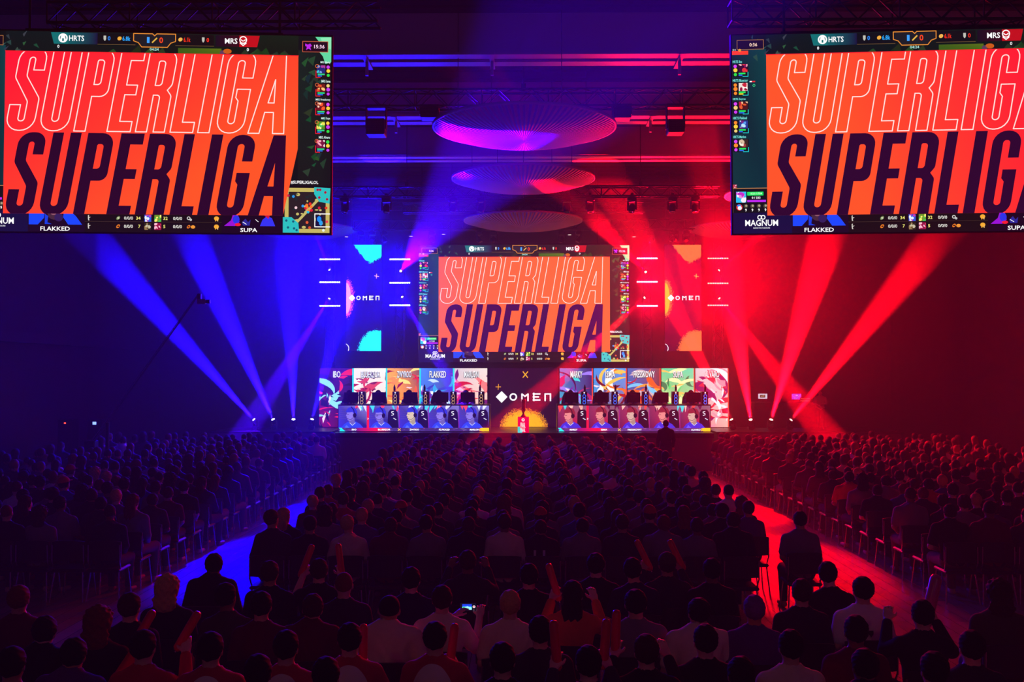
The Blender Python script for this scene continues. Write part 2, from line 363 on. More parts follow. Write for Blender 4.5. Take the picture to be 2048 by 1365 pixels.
    for k in range(16):
        x=r.uniform(150,290); c.disc(x,213.2,.8,r.choice([(255,60,40),(255,200,60),(60,140,255),(240,240,240)]),3,n=6)
    c.rect(293,210,365,235,(22,6,26),2.2)
    c.poly([(296,226.6),(304,220),(306,214),(312,213),(314,222),(309,226.6)],(150,20,210),3); c.disc(310,219,4,(40,50,230),3.2,ry=5); c.disc(312,225,3.6,(240,30,50),3.3,ry=1.8)
    c.poly([(317,222),(321,218),(324,222),(327,219),(326,226),(318,226)],(40,40,150),3); c.line([(318,222),(322,224.5)],.7,WHITE,4); c.line([(333,219),(336,221.5)],.7,WHITE,4)
    c.poly([(338,226.6),(341,219),(346,215),(352,217),(356,226.6)],(50,50,240),3); c.poly([(343,214),(350,213),(348,218)],(200,20,60),3.2)
    c.text('SUPA',315,228.9,335,233.8,WHITE,4)
    # minimap
    c.text('#SUPERLIGALOL',374,172.4,406.5,176.6,WHITE,4)
    c.rect(365,178.5,421,235,(14,10,16),2.3)
    bx=lambda u:367+u*.51; by=lambda u:181+u*.51
    R=lambda x0,y0,x1,y1,cl,L=3: c.rect(bx(x0),by(y0),bx(x1),by(y1),cl,L)
    R(0,0,104,104,(196,180,96),2.6); R(9,9,95,95,(40,30,34),2.8)
    rr=random.Random(21)
    for k in range(26):
        u,v=rr.uniform(12,92),rr.uniform(12,92); c.disc(bx(u),by(v),rr.uniform(1,2.6),(196,184,104) if k%3 else (26,40,44),3,n=7,ry=rr.uniform(.8,2.4))
    c.line([(bx(28),by(80)),(bx(80),by(24))],3,(196,184,104),3.1)
    c.poly([(bx(68),by(-2)),(bx(106),by(0)),(bx(104),by(36)),(bx(80),by(32)),(bx(68),by(14))],(40,190,190),3.4)
    c.poly([(bx(-4),by(68)),(bx(16),by(68)),(bx(32),by(82)),(bx(34),by(104)),(bx(-4),by(104))],(40,190,190),3.4)
    for u,v in ((76,4),(82,4),(94,10),(80,22),(98,26)): c.disc(bx(u),by(v),1.6,(170,20,50),3.7,n=7)
    for u,v in ((4,76),(20,78),(8,92),(22,94),(28,98)): c.disc(bx(u),by(v),1.5,(10,90,120),3.7,n=7)
    for k in range(9): c.disc(bx(56+rr.uniform(-10,10)),by(44+rr.uniform(-10,10)),1.8,rr.choice([(235,40,30),(255,120,40),(225,20,60)]),3.8,n=8)
    for u,v,cl in ((42,42,(40,150,240)),(54,56,(40,190,220)),(20,20,(40,150,230)),(8,18,(200,30,70)),(26,46,(240,200,210)),(80,46,(200,30,50)),(96,46,(230,60,30)),(98,78,(240,60,80)),(52,80,(230,90,50)),(58,92,(220,80,40)),(90,98,(230,240,230))): c.disc(bx(u),by(v),1.7,cl,3.9,n=8)
    R(72,64,88,88,(16,16,60),3.6); c.disc(bx(80),by(72),2.6,(20,140,250),3.8,ry=3.4); c.disc(bx(84),by(81),2.2,(40,160,240),3.9,ry=3)
    c.line([(420.4,by(60)),(bx(70),by(60)),(bx(70),by(90)),(420.4,by(90))],1.1,WHITE,4.4)
    # the word card
    X0,Y0,X1,Y1=40,24,382,214
    lb,lr,rb,rt = {'left':((255,32,40),(255,70,34),(255,88,38),(255,46,40)),'right':((255,78,36),(255,24,44),(255,60,40),(255,84,34)),'stage':((255,92,50),(255,84,46),(255,88,48),(255,96,52))}[variant]
    card=[(X0,Y0),(X1,Y0),(X1,135),(365,Y1),(X0,Y1)] if variant=='left' else [(X0,Y0),(X1,Y0),(X1,Y1),(X0,Y1)]
    nx=24
    def colat(x,y):
        u=(x-X0)/(X1-X0); v=(y-Y0)/(Y1-Y0)
        if variant=='left': t=min(1,max(0,.75*u+.65*v)); a,b=(255,20,52),(255,84,36)
        elif variant=='right': t=min(1,max(0,u*1.15-.25*v-.15)); a,b=(255,84,38),(255,16,52)
        else: t=.3*u+.2*v; a,b=(255,92,46),(255,104,52)
        return tuple(a[k]+(b[k]-a[k])*t for k in range(3))
    for i in range(nx):
        for j in range(12):
            x0=X0+(X1-X0)*i/nx; x1=X0+(X1-X0)*(i+1)/nx; y0=Y0+(Y1-Y0)*j/12; y1=Y0+(Y1-Y0)*(j+1)/12
            if variant=='left' and y1>135:
                f=lambda x,y: min(x,X1-(y-135)*(X1-365)/(Y1-135)) if y>135 else x
                q=[(f(x0,y0),y0),(f(x1,y0),y0),(f(x1,y1),y1),(f(x0,y1),y1)]
            else: q=[(x0,y0),(x1,y0),(x1,y1),(x0,y1)]
            if abs(q[1][0]-q[0][0])<.01 and abs(q[2][0]-q[3][0])<.01: continue
            c.poly(q,None,5,cols=tuple(colat(*p) for p in q))
    cl=(X0,Y0,X1-(0 if variant!='left' else 1),Y1)
    edge={'left':(40,6,40),'right':(44,6,44),'stage':(52,4,70)}[variant]
    word(c,117,False,(255,225,220),cl,6.5,1.25 if variant!='stage' else 1.15)
    word(c,216,True,edge,cl,6,1)
    if variant!='stage':
        for x0 in (40,75):          # the strokes flare where they leave the card
            pass
    c.line([(X0,Y0),(X1,Y0)],.9,(255,30,40),6.8)

def omen(c, x, y, h, L=4):
    "diamond and wordmark drawn from strokes; x, y top left of the letters, h letter height"
    d=h*.78; c.poly([(x-d*1.35-d,y+h/2),(x-d*1.35,y+h/2-d),(x-d*1.35+d,y+h/2),(x-d*1.35,y+h/2+d)],WHITE,L)
    w=h*.19; st=h*1.56
    n=22; r=h/2-w/2
    c.ring(x+h/2,y+h/2,r,w,WHITE,L,n)
    X=x+st; c.line([(X+w/2,y+h),(X+w/2,y+w*.6),(X+h*.5,y+h*.42),(X+h-w/2,y+w*.6),(X+h-w/2,y+h)],w,WHITE,L)
    X=x+st*2.02
    for yy in (y+w/2,y+h/2,y+h-w/2): c.line([(X,yy),(X+h*.9-(w if yy==y+h/2 else 0),yy)],w,WHITE,L)
    c.line([(X+w/2,y),(X+w/2,y+h)],w,WHITE,L)
    X=x+st*2.98; c.line([(X+w/2,y+h),(X+w/2,y+w/2),(X+h*.9-w/2,y+w/2),(X+h*.9-w/2,y+h)],w,WHITE,L)

def grains(c, fn, n, cols, seed, s=.5, L=3):
    r=random.Random(seed)
    for k in range(n):
        p=fn(r)
        if p is None: continue
        x,y=p; q=s*r.uniform(.6,1.3); c.rect(x-q,y-q,x+q,y+q,cols[r.randrange(len(cols))],L)

def side_panel(c, left):
    "71 x 212: three dithered shapes, wordmark"
    A=(20,235,240) if left else (255,104,52); B=[(255,150,70),(250,90,80)] if left else [(255,170,30),(255,140,40)]; bg=(12,6,40) if left else (26,4,34)
    P=[(200,40,150),(250,90,80)] if left else [(220,60,50),(250,120,40)]
    c.rect(0,0,71,212,bg,0)
    c.poly([(17,0),(71,0),(71,22),(58,30),(49,34),(42,32),(36,27)],A,2)
    def e1(r):
        t=r.random(); 
        if t<.5: u=r.random(); return (17+25*u+r.gauss(0,1.1),0+32*u+abs(r.gauss(0,1.0))*(-1 if r.random()<.4 else 1))
        u=r.random(); return (45+26*u,34-12*u+r.gauss(0,2.4))
    grains(c,e1,420,[A],1)
    pts=[(71,212),(71,176)]+[(71-44*math.sin(a),212-38*math.cos(a)) for a in [k*math.pi/2/14 for k in range(1,15)]]
    pts=[(71,174)]+[(62-32*math.sin(k*math.pi/24),212-38*math.cos(k*math.pi/24)) for k in range(13)]+[(71,212)]
    c.poly(pts,A,2)
    grains(c,lambda r:(lambda a,g:(62-(33+g)*math.sin(a),212-(38+g)*math.cos(a)))(r.uniform(-.3,1.57),r.gauss(0,2.4)),620,[A],2)
    c.poly([(0,76)]+[(9.5*math.sin(k*math.pi/16),107-31*math.cos(k*math.pi/16)) for k in range(17)]+[(0,138)],B[0],2)
    grains(c,lambda r:(lambda a,g:((10+g)*math.sin(a),107-(31+g)*math.cos(a)))(r.uniform(0.02,3.12),abs(r.gauss(0,3.4))),520,P+[B[1]],3)
    omen(c,20.5,102,8.4)
    c.line([(61-4,62),(61+5,63.6)],1.1,(255,190,90),4); c.line([(61.5,58.4),(61,67)],1.1,(255,180,80),4)
    c.line([(0,198),(3.5,200.5),(5.6,204.5),(5.6,208.5),(4.6,211.6)],1.1,WHITE,4)
    grains(c,lambda r:(r.uniform(10,68),r.uniform(34,170)),26,[(120,80,160)],5,.28)

def centre_panel(c):
    "135 units wide: wordmark over a dithered rising sun"
    c.rect(0,0,135,120,(34,6,38),0)
    sx,sy,rx,ry=68,c.h-.5,42,32
    c.poly([(sx-rx*math.cos(k*math.pi/24),sy-ry*math.sin(k*math.pi/24)) for k in range(25)],(255,178,20),2)
    grains(c,lambda r:(lambda a,g:(sx-(rx+g)*math.cos(a),sy-(ry+g)*math.sin(a)))(r.uniform(0,math.pi),r.gauss(1,2.6)),1300,[(255,170,30),(240,120,30),(60,10,30)],6,.5)
    grains(c,lambda r:(r.uniform(2,133),r.uniform(4,112)),110,[(130,60,90),(90,40,80)],7,.3)
    omen(c,39.5,50,15)
    c.line([(66.5,7),(75.6,18.4)],1.9,(255,180,30),4); c.line([(76,7),(66.5,18.4)],1.9,(255,180,30),4)
    c.line([(12,37.4),(22,37.4)],1.2,(255,170,30),4); c.line([(17.6,32),(16.6,43)],1.2,(255,170,30),4)

CHAMP=[ # generic colour compositions standing in for the ten artworks: background corners, then swirls
 ('IBO',((70,10,60),(60,20,110),(20,8,40),(120,10,70)),[(24,10,34),(40,20,60),(230,30,50),(140,220,235),(20,10,26)]),
 ('BLUERZOR',((240,225,215),(250,235,225),(235,190,180),(250,240,235)),[(170,20,60),(120,10,60),(255,250,245),(210,60,80),(60,20,70)]),
 ('ZWYROO',((255,170,60),(120,60,80),(220,90,40),(255,120,40)),[(255,220,120),(220,30,40),(150,10,60),(255,140,60),(255,90,40)]),
 ('FLAKKED',((70,130,235),(60,40,160),(60,20,120),(40,60,190)),[(190,215,255),(40,160,230),(110,40,160),(225,235,250),(50,60,190)]),
 ('MARLON',((205,190,200),(230,215,210),(255,180,150),(240,120,120)),[(200,20,50),(110,20,110),(250,120,120),(235,40,50),(170,20,60)]),
 ('MARKY',((70,110,190),(60,30,110),(60,10,60),(40,190,200)),[(120,30,160),(60,210,215),(180,30,100),(150,120,240),(70,10,70)]),
 ('ISMA',((40,140,225),(60,150,230),(150,30,30),(60,160,200)),[(170,25,30),(240,110,30),(235,235,235),(255,190,80),(110,10,30)]),
 ('FRESSKOWY',((50,100,180),(120,60,60),(120,15,25),(60,50,90)),[(235,90,30),(190,30,30),(200,170,180),(255,150,50),(110,190,245)]),
 ('SUPA',((60,200,150),(80,210,170),(200,190,60),(235,230,120)),[(240,235,110),(60,215,110),(255,240,170),(255,190,90),(40,120,80)]),
 ('ALVARO',((200,190,200),(225,200,205),(250,170,160),(225,110,130)),[(190,20,50),(225,40,60),(250,140,160),(140,20,90),(240,235,240)])]
def portrait_tile(c, x0, x1, h, idx):
    name,bg,pl=CHAMP[idx]; r=random.Random(100+idx); w=x1-x0; old=c.clip; c.clip=(x0,0,x1,h)
    c.grad(x0,0,x1,h,bg[0],bg[1],bg[2],bg[3],1)
    # sweeping brush-like bands and soft shards, no figure
    for k in range(34):
        cx=x0+r.uniform(-.1,1.1)*w; cy=r.uniform(.12,1.0)*h; R0=r.uniform(.2,.62)*w; a0=r.uniform(0,360); sp=r.uniform(60,170); wd=r.uniform(.05,.24)*w
        col=pl[k%len(pl)]; n=9; A=[math.radians(a0+sp*i/n) for i in range(n+1)]
        outer=[(cx+R0*math.cos(a),cy+R0*.8*math.sin(a)) for a in A]; inner=[(cx+(R0-wd*math.sin(math.pi*i/n))*math.cos(a),cy+(R0-wd*math.sin(math.pi*i/n))*.8*math.sin(a)) for i,a in enumerate(A)]
        for i in range(n): 
            L=2+k*.09
            c.poly([outer[i],outer[i+1],inner[i+1]],col,L,tri=True); c.poly([outer[i],inner[i+1],inner[i]],col,L,tri=True)
    for k in range(22):
        x=x0+r.random()*w; y=r.uniform(.3,1)*h; a=r.random()*6.28; l=r.uniform(.08,.3)*w; b=l*.22
        ca,sa=math.cos(a),math.sin(a); c.poly([(x,y),(x+ca*l-sa*b*.5,y+sa*l+ca*b*.5),(x+ca*l*1.2,y+sa*l*1.2),(x+ca*l*.5+sa*b,y+sa*l*.5-ca*b)],pl[(k*2+1)%len(pl)] if k%6 else (235,215,225),5.5+k*.05)
    c.clip=old
def banner(c, idxs, left):
    "334 x 119 units: five framed artworks with names"
    w=c.w/5
    c.rect(0,0,c.w,c.h,(16,6,24),0)
    for j,i in enumerate(idxs):
        x0=j*w+(1.6 if j or not left else 0); x1=(j+1)*w-(0 if left else 1.6)
        portrait_tile(c,x0,x1,c.h,i)
        nm=CHAMP[i][0]; tw=len(nm)*4.6+1; cx=(x0+x1)/2+1
        c.text(nm,cx-tw/2-.9,6.6,cx+tw/2-.9,19.8,(30,26,36),7.6); c.text(nm,cx-tw/2+.8,6.2,cx+tw/2+.8,19.4,(30,26,36),7.7); c.text(nm,cx-tw/2,5.6,cx+tw/2,18.8,(238,240,244),8)
        if left and j: c.rect(j*w-1.6,0,j*w+1.6,c.h,(20,210,215),7)
        if not left: c.rect((j+1)*w-2,0,(j+1)*w,c.h,(240,70,50),7)
def facecam(c, x0, x1, idx, left, name, mirror=False):
    r=random.Random(300+idx); w=x1-x0; h=46.; old=c.clip; c.clip=(x0,0,x1,h)
    if left: bg=[(60,50,150),(120,110,190),(24,20,110),(50,40,190)]; sk=(120,104,200); hair=(40,44,190); jer=(40,60,235); dk=(16,10,60); hp=(20,20,90)
    else: bg=[(120,40,80),(110,90,110),(190,20,60),(90,20,70)]; sk=(205,120,120); hair=(130,30,50); jer=(60,40,190); dk=(40,8,30); hp=(60,10,30)
    if idx in (2,): sk=(190,170,150)
    if idx in (7,9): sk=(190,150,140); 
    c.grad(x0,0,x1,h,*bg,1)
    for k in range(7): c.line([(x0,3+k*4),(x1,3+k*4)],.4,(90,80,120) if left else (120,50,80),1.4)
    for k in range(6):
        X=x0+r.random()*w; c.poly([(X,0),(X+r.uniform(4,10),0),(X+r.uniform(-4,8),r.uniform(6,16))],r.choice([(200,205,240),(230,60,90),(60,190,220),(30,20,90)]) if left else r.choice([(230,60,60),(60,190,200),(90,20,60),(250,170,160)]),1.6)
    # chair behind
    if idx!=0:
        cx=x0+w*.78; c.poly([(cx-9,46),(cx-8,14),(cx-4,8),(cx+7,8),(cx+11,14),(cx+13,46)],dk,2)
        c.line([(cx+3,12),(cx-1,12.6),(cx-1,15),(cx+3,16.4),(cx+3,19),(cx-1,20)],1.0,(225,225,235),2.5); c.line([(cx+3,26),(cx+8,29)],1.4,(200,205,225),2.5)
    hx=x0+w*(.42+.05*r.uniform(-1,1)); hy=19+r.uniform(-1.5,1.5)
    # shoulders, neck, head turned down to the left, hair, headset
    c.poly([(hx-20,46),(hx-14,38),(hx-6,33),(hx+8,33),(hx+17,38),(hx+24,46)],jer,3); c.poly([(hx-14,46),(hx-10,40),(hx-4,46)],tuple(min(255,int(q*1.3)+20) for q in jer),3.2)
    c.poly([(hx-4,26),(hx+6,24),(hx+7,37),(hx,40),(hx-5,35)],tuple(int(q*.8) for q in sk),3.4)
    face=[(hx-9,hy-5),(hx-9.4,hy-1),(hx-11.4,hy+3.4),(hx-9.2,hy+4.2),(hx-9.6,hy+7.4),(hx-8,hy+8.6),(hx-7.4,hy+12.4),(hx-3,hy+14),(hx+2,hy+11),(hx+6,hy+6),(hx+6,hy-6),(hx-2,hy-9)]
    c.poly(face,sk,3.8)
    c.poly([(hx-10,hy-4),(hx-10.6,hy-8),(hx-7,hy-13.4),(hx,hy-15.4),(hx+8,hy-13),(hx+11.6,hy-6),(hx+10.6,hy+4),(hx+7,hy+6),(hx+5,hy-1),(hx+2,hy-5),(hx-4,hy-4)],hair,4.2)
    if idx%2==0: c.poly([(hx-11.6,hy-3.4),(hx-8,hy-12),(hx-6,hy-6)],hair,4.3)
    c.line([(hx-8.6,hy+.6),(hx-5.4,hy+.4)],.8,dk,4.4); c.line([(hx-8.8,hy+8.8),(hx-6,hy+8.6)],.7,dk,4.4)
    if idx in (1,): c.line([(hx-9,hy+.6),(hx-5,hy+.4),(hx-5,hy+3),(hx-8.6,hy+3)],.8,(20,10,60),4.6,True); c.line([(hx-5,hy+1),(hx+4,hy)],.7,(20,10,60),4.6)
    c.disc(hx+6.6,hy+2,3.6,dk,4.7,ry=4.8); c.line([(hx+6,hy-2),(hx+4.6,hy-9),(hx-.6,hy-15.6)],1.8,hp,4.8); c.line([(hx+5.6,hy+5),(hx-.6,hy+10.6),(hx-6,hy+10.4)],.8,dk,4.8)
    c.line([(hx-3,36),(hx+2,41),(hx+8,35.6)],.8,(200,210,240),4.8)
    c.clip=old
def desk_strip(c, names, left):
    w=c.w/5; c.rect(0,0,c.w,53,(30,16,60) if left else (50,10,50),0)
    for j,n in enumerate(names): facecam(c,j*w,(j+1)*w,j+(0 if left else 5),left,n)
    c.rect(0,46,c.w,53,(60,36,110) if left else (90,40,110),5)
    r=random.Random(9 if left else 10)
    for k in range(60): x=r.uniform(0,c.w-20); y=r.uniform(46.6,52.4); c.line([(x,y),(x+r.uniform(2,9),y+r.uniform(-.6,.6))],.6,r.choice([(110,100,150),(150,60,120),(70,60,130)]),5.3)
    c.poly([(0,46),(6,46),(9,49.4),(14,53),(2,53),(4,49.4)],(20,225,225),5.6)
    c.grad(w*.6,46,w*1.3,53,(110,20,110),(225,15,60),(225,15,60),(110,20,110),5.5); c.grad(w*1.3,46,w*1.75,53,(225,15,60),(70,40,120),(70,40,120),(225,15,60),5.5)
    c.rect(w-3.6,0,w+1,47,(225,20,60),5.7); c.text('>',w-2.2,25,w,29,WHITE,6)
    for xx in (w*2.02,w*3.0,w*4.0): c.rect(xx-.8,8,xx+.8,46,(120,30,170) if left else (150,30,120),5.2)
    c.line([(w*1.98,47.4),(w*2.06,52)],1,(250,200,40),6); c.line([(w*2.06,47.4),(w*1.98,52)],1,(250,200,40),6)
    c.rect(c.w-15,46,c.w,53,(250,180,20),5.8); grains(c,lambda q:(c.w-15+q.gauss(-1,1.6),q.uniform(46.5,52.5)),60,[(250,180,20)],8,.45,5.8)
    for j,n in enumerate(names):
        tw=len(n)*3.1; cx=(j+.52)*w; c.text(n,cx-tw/2,47.8,cx+tw/2,51.4,WHITE,7)

# ------------------------------------------------------------------ LED walls as things
M('screen_case',(18,18,20),.6); M('black_metal',(14,14,16),.5,.3); M('truss_metal',(42,42,46),.45,.5)
def led_wall(name, c0, W, H, yaw, cv_fn, cw, ch, strength, label, cat, group=None, cell=.5, feet=0.0, hang=True):
    "c0: bottom centre of the lit face"
    e=empty(name,c0,(0,0,yaw)); tag(e,label,cat,group)
    cv=Canvas(cw,ch,W,H); cv_fn(cv); o=cv.build('display_face',strength,e); o.location=(0,0,H/2)
    m=MB(); m.box(-W/2-.02,W/2+.02,.004,.09,-.012-feet,H+.02); m.build('cabinet_housing',MATS['screen_case'],e)
    m=MB(); nx=max(1,round(W/cell)); nz=max(1,round(H/cell))
    for i in range(nx+1): x=-W/2+W*i/nx; m.box(x-.015,x+.015,.09,.14,-feet,H)
    for k in range(nz+1): z=H*k/nz; m.box(-W/2,W/2,.09,.13,max(0,z-.015),z+.015)
    m.build('support_frame',MATS['black_metal'],e)
    if c0[2]>2:
        m=MB()
        m.box(-W*.36,W*.36,.09,.15,H+.02,H+.07)
        for x in (-W*.35,W*.35): m.tube((x,.12,H),(x,.12,10.88-c0[2]),.02,n=6)
        m.build('hanging_rig',MATS['black_metal'],e)
    return e
def by_px(px0,py0,px1,py1,d):
    a=at(px0,py1,d); b=at(px1,py0,d); return ((a.x+b.x)/2,d,a.z),b.x-a.x,b.z-a.z
def lw(name,box,d,fn,cw,ch,st,label,cat,group=None,feet=0.0):
    c0,W,H=by_px(*box,d); return led_wall(name,c0,W,H,0,fn,cw,ch,st,label,cat,group,feet=feet)
STG=1.25                                   # stage height
lw('led_wall',(837,490,1258.5,725),38,lambda c:broadcast(c,'stage'),421,235,1.7,'large LED wall above centre of stage showing an orange word card','screen')
yw=math.radians(3.8); SW,SH=5.0,2.83
for s_,px,var,lab in ((-1,660.5,'left','big hanging LED screen near left wall, red word card cut off at its lower right'),(1,1466.5,'right','big hanging LED screen on the red side, teal strip beside its word card')):
    P=at(px,468,14.1); yaw=-s_*yw
    cen=(P.x+s_*SW/2*math.cos(yw), P.y-SW/2*math.sin(yw), P.z)
    led_wall('hanging_led_screen',cen,SW,SH,yaw,lambda c,v=var:broadcast(c,v),421,235,1.1,lab,'screen','big screens flown over the audience')
lw('vertical_led_panel',(692,490,763,702.5),38,lambda c:side_panel(c,True),71,212,2.0,'tall narrow LED panel with cyan shapes between the blue lamp towers','screen','narrow LED panels beside the big wall')
lw('vertical_led_panel',(1330.5,490,1402,702.5),38,lambda c:side_panel(c,False),71,212,1.9,'tall narrow LED panel with orange shapes between the red lamp towers','screen','narrow LED panels beside the big wall')
DB=36.5
zb=(at(1047,745,DB).z-STG)*ppm(DB)+VY      # pixel row where the stage floor meets that plane
lw('artwork_led_wall',(638.5,737,974.5,zb),DB,lambda c:banner(c,[0,1,2,3,4],True),336,zb-737,1.6,'LED backdrop with five artworks and teal dividers behind the left team','screen','LED backdrops standing on the stage')
lw('artwork_led_wall',(1118,737,1457,zb),DB,lambda c:banner(c,[5,6,7,8,9],False),339,zb-737,1.6,'LED backdrop with five artworks and orange dividers behind the right team','screen','LED backdrops standing on the stage')
def cp(c): c.h=zb-737; centre_panel(c)
lw('wordmark_led_wall',(979.5,737,1114.5,zb),DB,lambda c:centre_panel(c),135,zb-737,1.4,'dark LED wall with white wordmark over a yellow half sun, centre stage','screen','LED backdrops standing on the stage')
# ------------------------------------------------------------------ the hall
def floor_mat():
    m=bpy.data.materials.new('floor_laminate'); m.use_nodes=True; nt=m.node_tree; b=nt.nodes['Principled BSDF']
    tc=nt.nodes.new('ShaderNodeTexCoord'); mp=nt.nodes.new('ShaderNodeMapping'); mp.inputs['Rotation'].default_value=(0,0,math.pi/2)
    br=nt.nodes.new('ShaderNodeTexBrick'); br.inputs['Scale'].default_value=1.0; br.inputs['Brick Width'].default_value=2.4; br.inputs['Row Height'].default_value=.2; br.inputs['Mortar Size'].default_value=.004
    br.inputs['Color1'].default_value=(.46,.40,.34,1); br.inputs['Color2'].default_value=(.36,.31,.26,1); br.inputs['Mortar'].default_value=(.04,.035,.03,1)
    nz=nt.nodes.new('ShaderNodeTexNoise'); nz.inputs['Scale'].default_value=3; mx=nt.nodes.new('ShaderNodeMix'); mx.data_type='RGBA'; mx.blend_type='MULTIPLY'; mx.inputs['Factor'].default_value=.5
    nt.links.new(tc.outputs['Object'],mp.inputs['Vector']); nt.links.new(mp.outputs['Vector'],br.inputs['Vector']); nt.links.new(mp.outputs['Vector'],nz.inputs['Vector'])
    nt.links.new(br.outputs['Color'],mx.inputs['A']); nt.links.new(nz.outputs['Color'],mx.inputs['B']); nt.links.new(mx.outputs['Result'],b.inputs['Base Color'])
    b.inputs['Roughness'].default_value=.27; return m
WX,Y0,Y1,CZ=17.2,-7.0,47.0,10.9
M('wall_paint',(70,62,64),.8,noise=.15,nscale=1.5); M('ceiling_panel',(52,48,52),.85,noise=.2,nscale=.8); M('beam_paint',(176,172,170),.5); M('stage_black',(40,38,40),.35); M('stage_fascia',(96,88,92),.7)
def st_box(name,b,mat):
    m=MB(); m.box(*b); return structure(m.build(name,MATS[mat] if isinstance(mat,str) else mat))
st_box('floor',(-WX-.3,WX+.3,Y0,Y1+.3,-.2,0),floor_mat())
# corrugated ceiling deck
m=MB(); n=72; dy=(Y1-Y0)/n
for k in range(n):
    y=Y0+k*dy; m.box(-WX,WX,y,y+dy*.55,CZ,CZ+.1)
m.box(-WX-.3,WX+.3,Y0,Y1+.3,CZ+.06,CZ+.3); structure(m.build('ceiling',MATS['ceiling_panel']))
st_box('wall_left',(-WX-.3,-WX,Y0,Y1,0,CZ),'wall_paint'); st_box('wall_right',(WX,WX+.3,Y0,Y1,0,CZ),'wall_paint')
st_box('wall_back',(-WX-.3,WX+.3,Y1,Y1+.3,0,CZ),'wall_paint'); st_box('wall_front',(-WX-.3,WX+.3,Y0-.3,Y0,0,CZ),'wall_paint')
m=MB(); m.box(-WX,-WX+.5,30,Y1,at(60,690,36).z,at(60,668,36).z); structure(m.build('trim_1',MATS['wall_paint']))     # ledge along the left wall
m=MB(); m.box(-WX,-WX+.75,30.2,31.0,0,CZ); m.box(-WX,-WX+.55,30.0,30.2,0,CZ); structure(m.build('trim_2',MATS['wall_paint']))  # pilaster
m=MB(); m.box(WX-.75,WX,30.2,31.0,0,CZ); structure(m.build('trim_3',MATS['wall_paint']))
# ceiling beams: pale flanges either side of a dark slot, with hanger brackets
def ceiling_beam(n,pyt,z,wd,brk):
    d=(z-3.25)*F/(VY-pyt)
    m=MB()
    for a,b in ((0,.36),(.64,1.0)): m.box(-WX,WX,d+wd*a,d+wd*b,z,z+.05)
    m.box(-WX,WX,d+wd*.42,d+wd*.58,z+.05,CZ); m.box(-WX,WX,d+wd*.36,d+wd*.64,z+.12,z+.16)
    structure(m.build('trim_%d'%n,MATS['beam_paint']))
    for px in brk:
        x=at(px,pyt,d).x; m=MB(); m.box(x-.05,x+.05,d-.05,d+wd+.12,z-.035,z-.002); m.box(x-.03,x+.03,d+wd*.45,d+wd*.55,z-.32,z-.035); m.box(x-.07,x+.07,d-.10,d-.03,z-.035,z+.06)
        tag(m.build('beam_bracket',MATS['beam_paint']),'pale steel bracket clamped across a ceiling beam, '+{728:'leftmost on nearer beam',983:'middle one on nearer beam',1365:'rightmost on nearer beam',788:'left one on farther beam',1305:'right one on farther beam'}[px],'bracket','brackets on the ceiling beams')
    return d
D1=ceiling_beam(4,103,10.2,3.9*.9,(728,983,1365)) if False else None
def beam_from_px(n,top,bot,z,brk):
    # nearer edge shows higher in the photo
    d0=(z-3.25)*F/(VY-top); d1=(z-3.25)*F/(VY-bot); return ceiling_beam(n,top,z,d1-d0,brk)
beam_from_px(4,103,127,9.9,(728,983,1365)); beam_from_px(5,229,246,9.9,(788,1305)); beam_from_px(6,311,322,9.9,())
# stage and side risers
D0=33.0
m=MB(); m.box(-6.25,6.25,D0,42,STG-.06,STG,0); m.box(-6.2,6.2,D0+.02,42,0,STG-.06,1); m.box(-6.25,6.25,D0-.02,D0,STG-.16,STG,0)
structure(m.build('floor_stage',[MATS['stage_black'],MATS['stage_fascia']]))
for s_,nm in ((-1,'left'),(1,'right')):
    m=MB(); x0,x1=(-10.6,-6.5) if s_<0 else (6.5,10.6); zt=at(511,862,34.3).z
    m.box(x0,x1,33.8,36.2,zt-.06,zt,0); m.box(x0+.03,x1-.03,33.82,36.18,0,zt-.06,1); structure(m.build('floor_riser_'+nm,[MATS['stage_black'],MATS['stage_fascia']]))
RZ=at(511,862,34.3).z
m=MB(); m.box(7.0,15.5,41,45,.75,.8,0); m.box(7.1,15.4,41.05,44.9,0,.75,1); structure(m.build('floor_backstage',[MATS['stage_black'],MATS['stage_fascia']]))
# ------------------------------------------------------------------ ceiling discs
def disc_mat():
    m=bpy.data.materials.new('pleated_cloth'); m.use_nodes=True; nt=m.node_tree; b=nt.nodes['Principled BSDF']
    b.inputs['Base Color'].default_value=(.42,.40,.39,1); b.inputs['Roughness'].default_value=.7
    tc=nt.nodes.new('ShaderNodeTexCoord'); g=nt.nodes.new('ShaderNodeTexGradient'); g.gradient_type='RADIAL'; w=nt.nodes.new('ShaderNodeMath'); w.operation='MULTIPLY'; w.inputs[1].default_value=96*2*math.pi
    si=nt.nodes.new('ShaderNodeMath'); si.operation='SINE'; bp=nt.nodes.new('ShaderNodeBump'); bp.inputs['Strength'].default_value=.9; bp.inputs['Distance'].default_value=.06
    nt.links.new(tc.outputs['Object'],g.inputs[0]); nt.links.new(g.outputs['Fac'],w.inputs[0]); nt.links.new(w.outputs[0],si.inputs[0]); nt.links.new(si.outputs[0],bp.inputs['Height']); nt.links.new(bp.outputs['Normal'],b.inputs['Normal'])
    return m
DM=disc_mat()
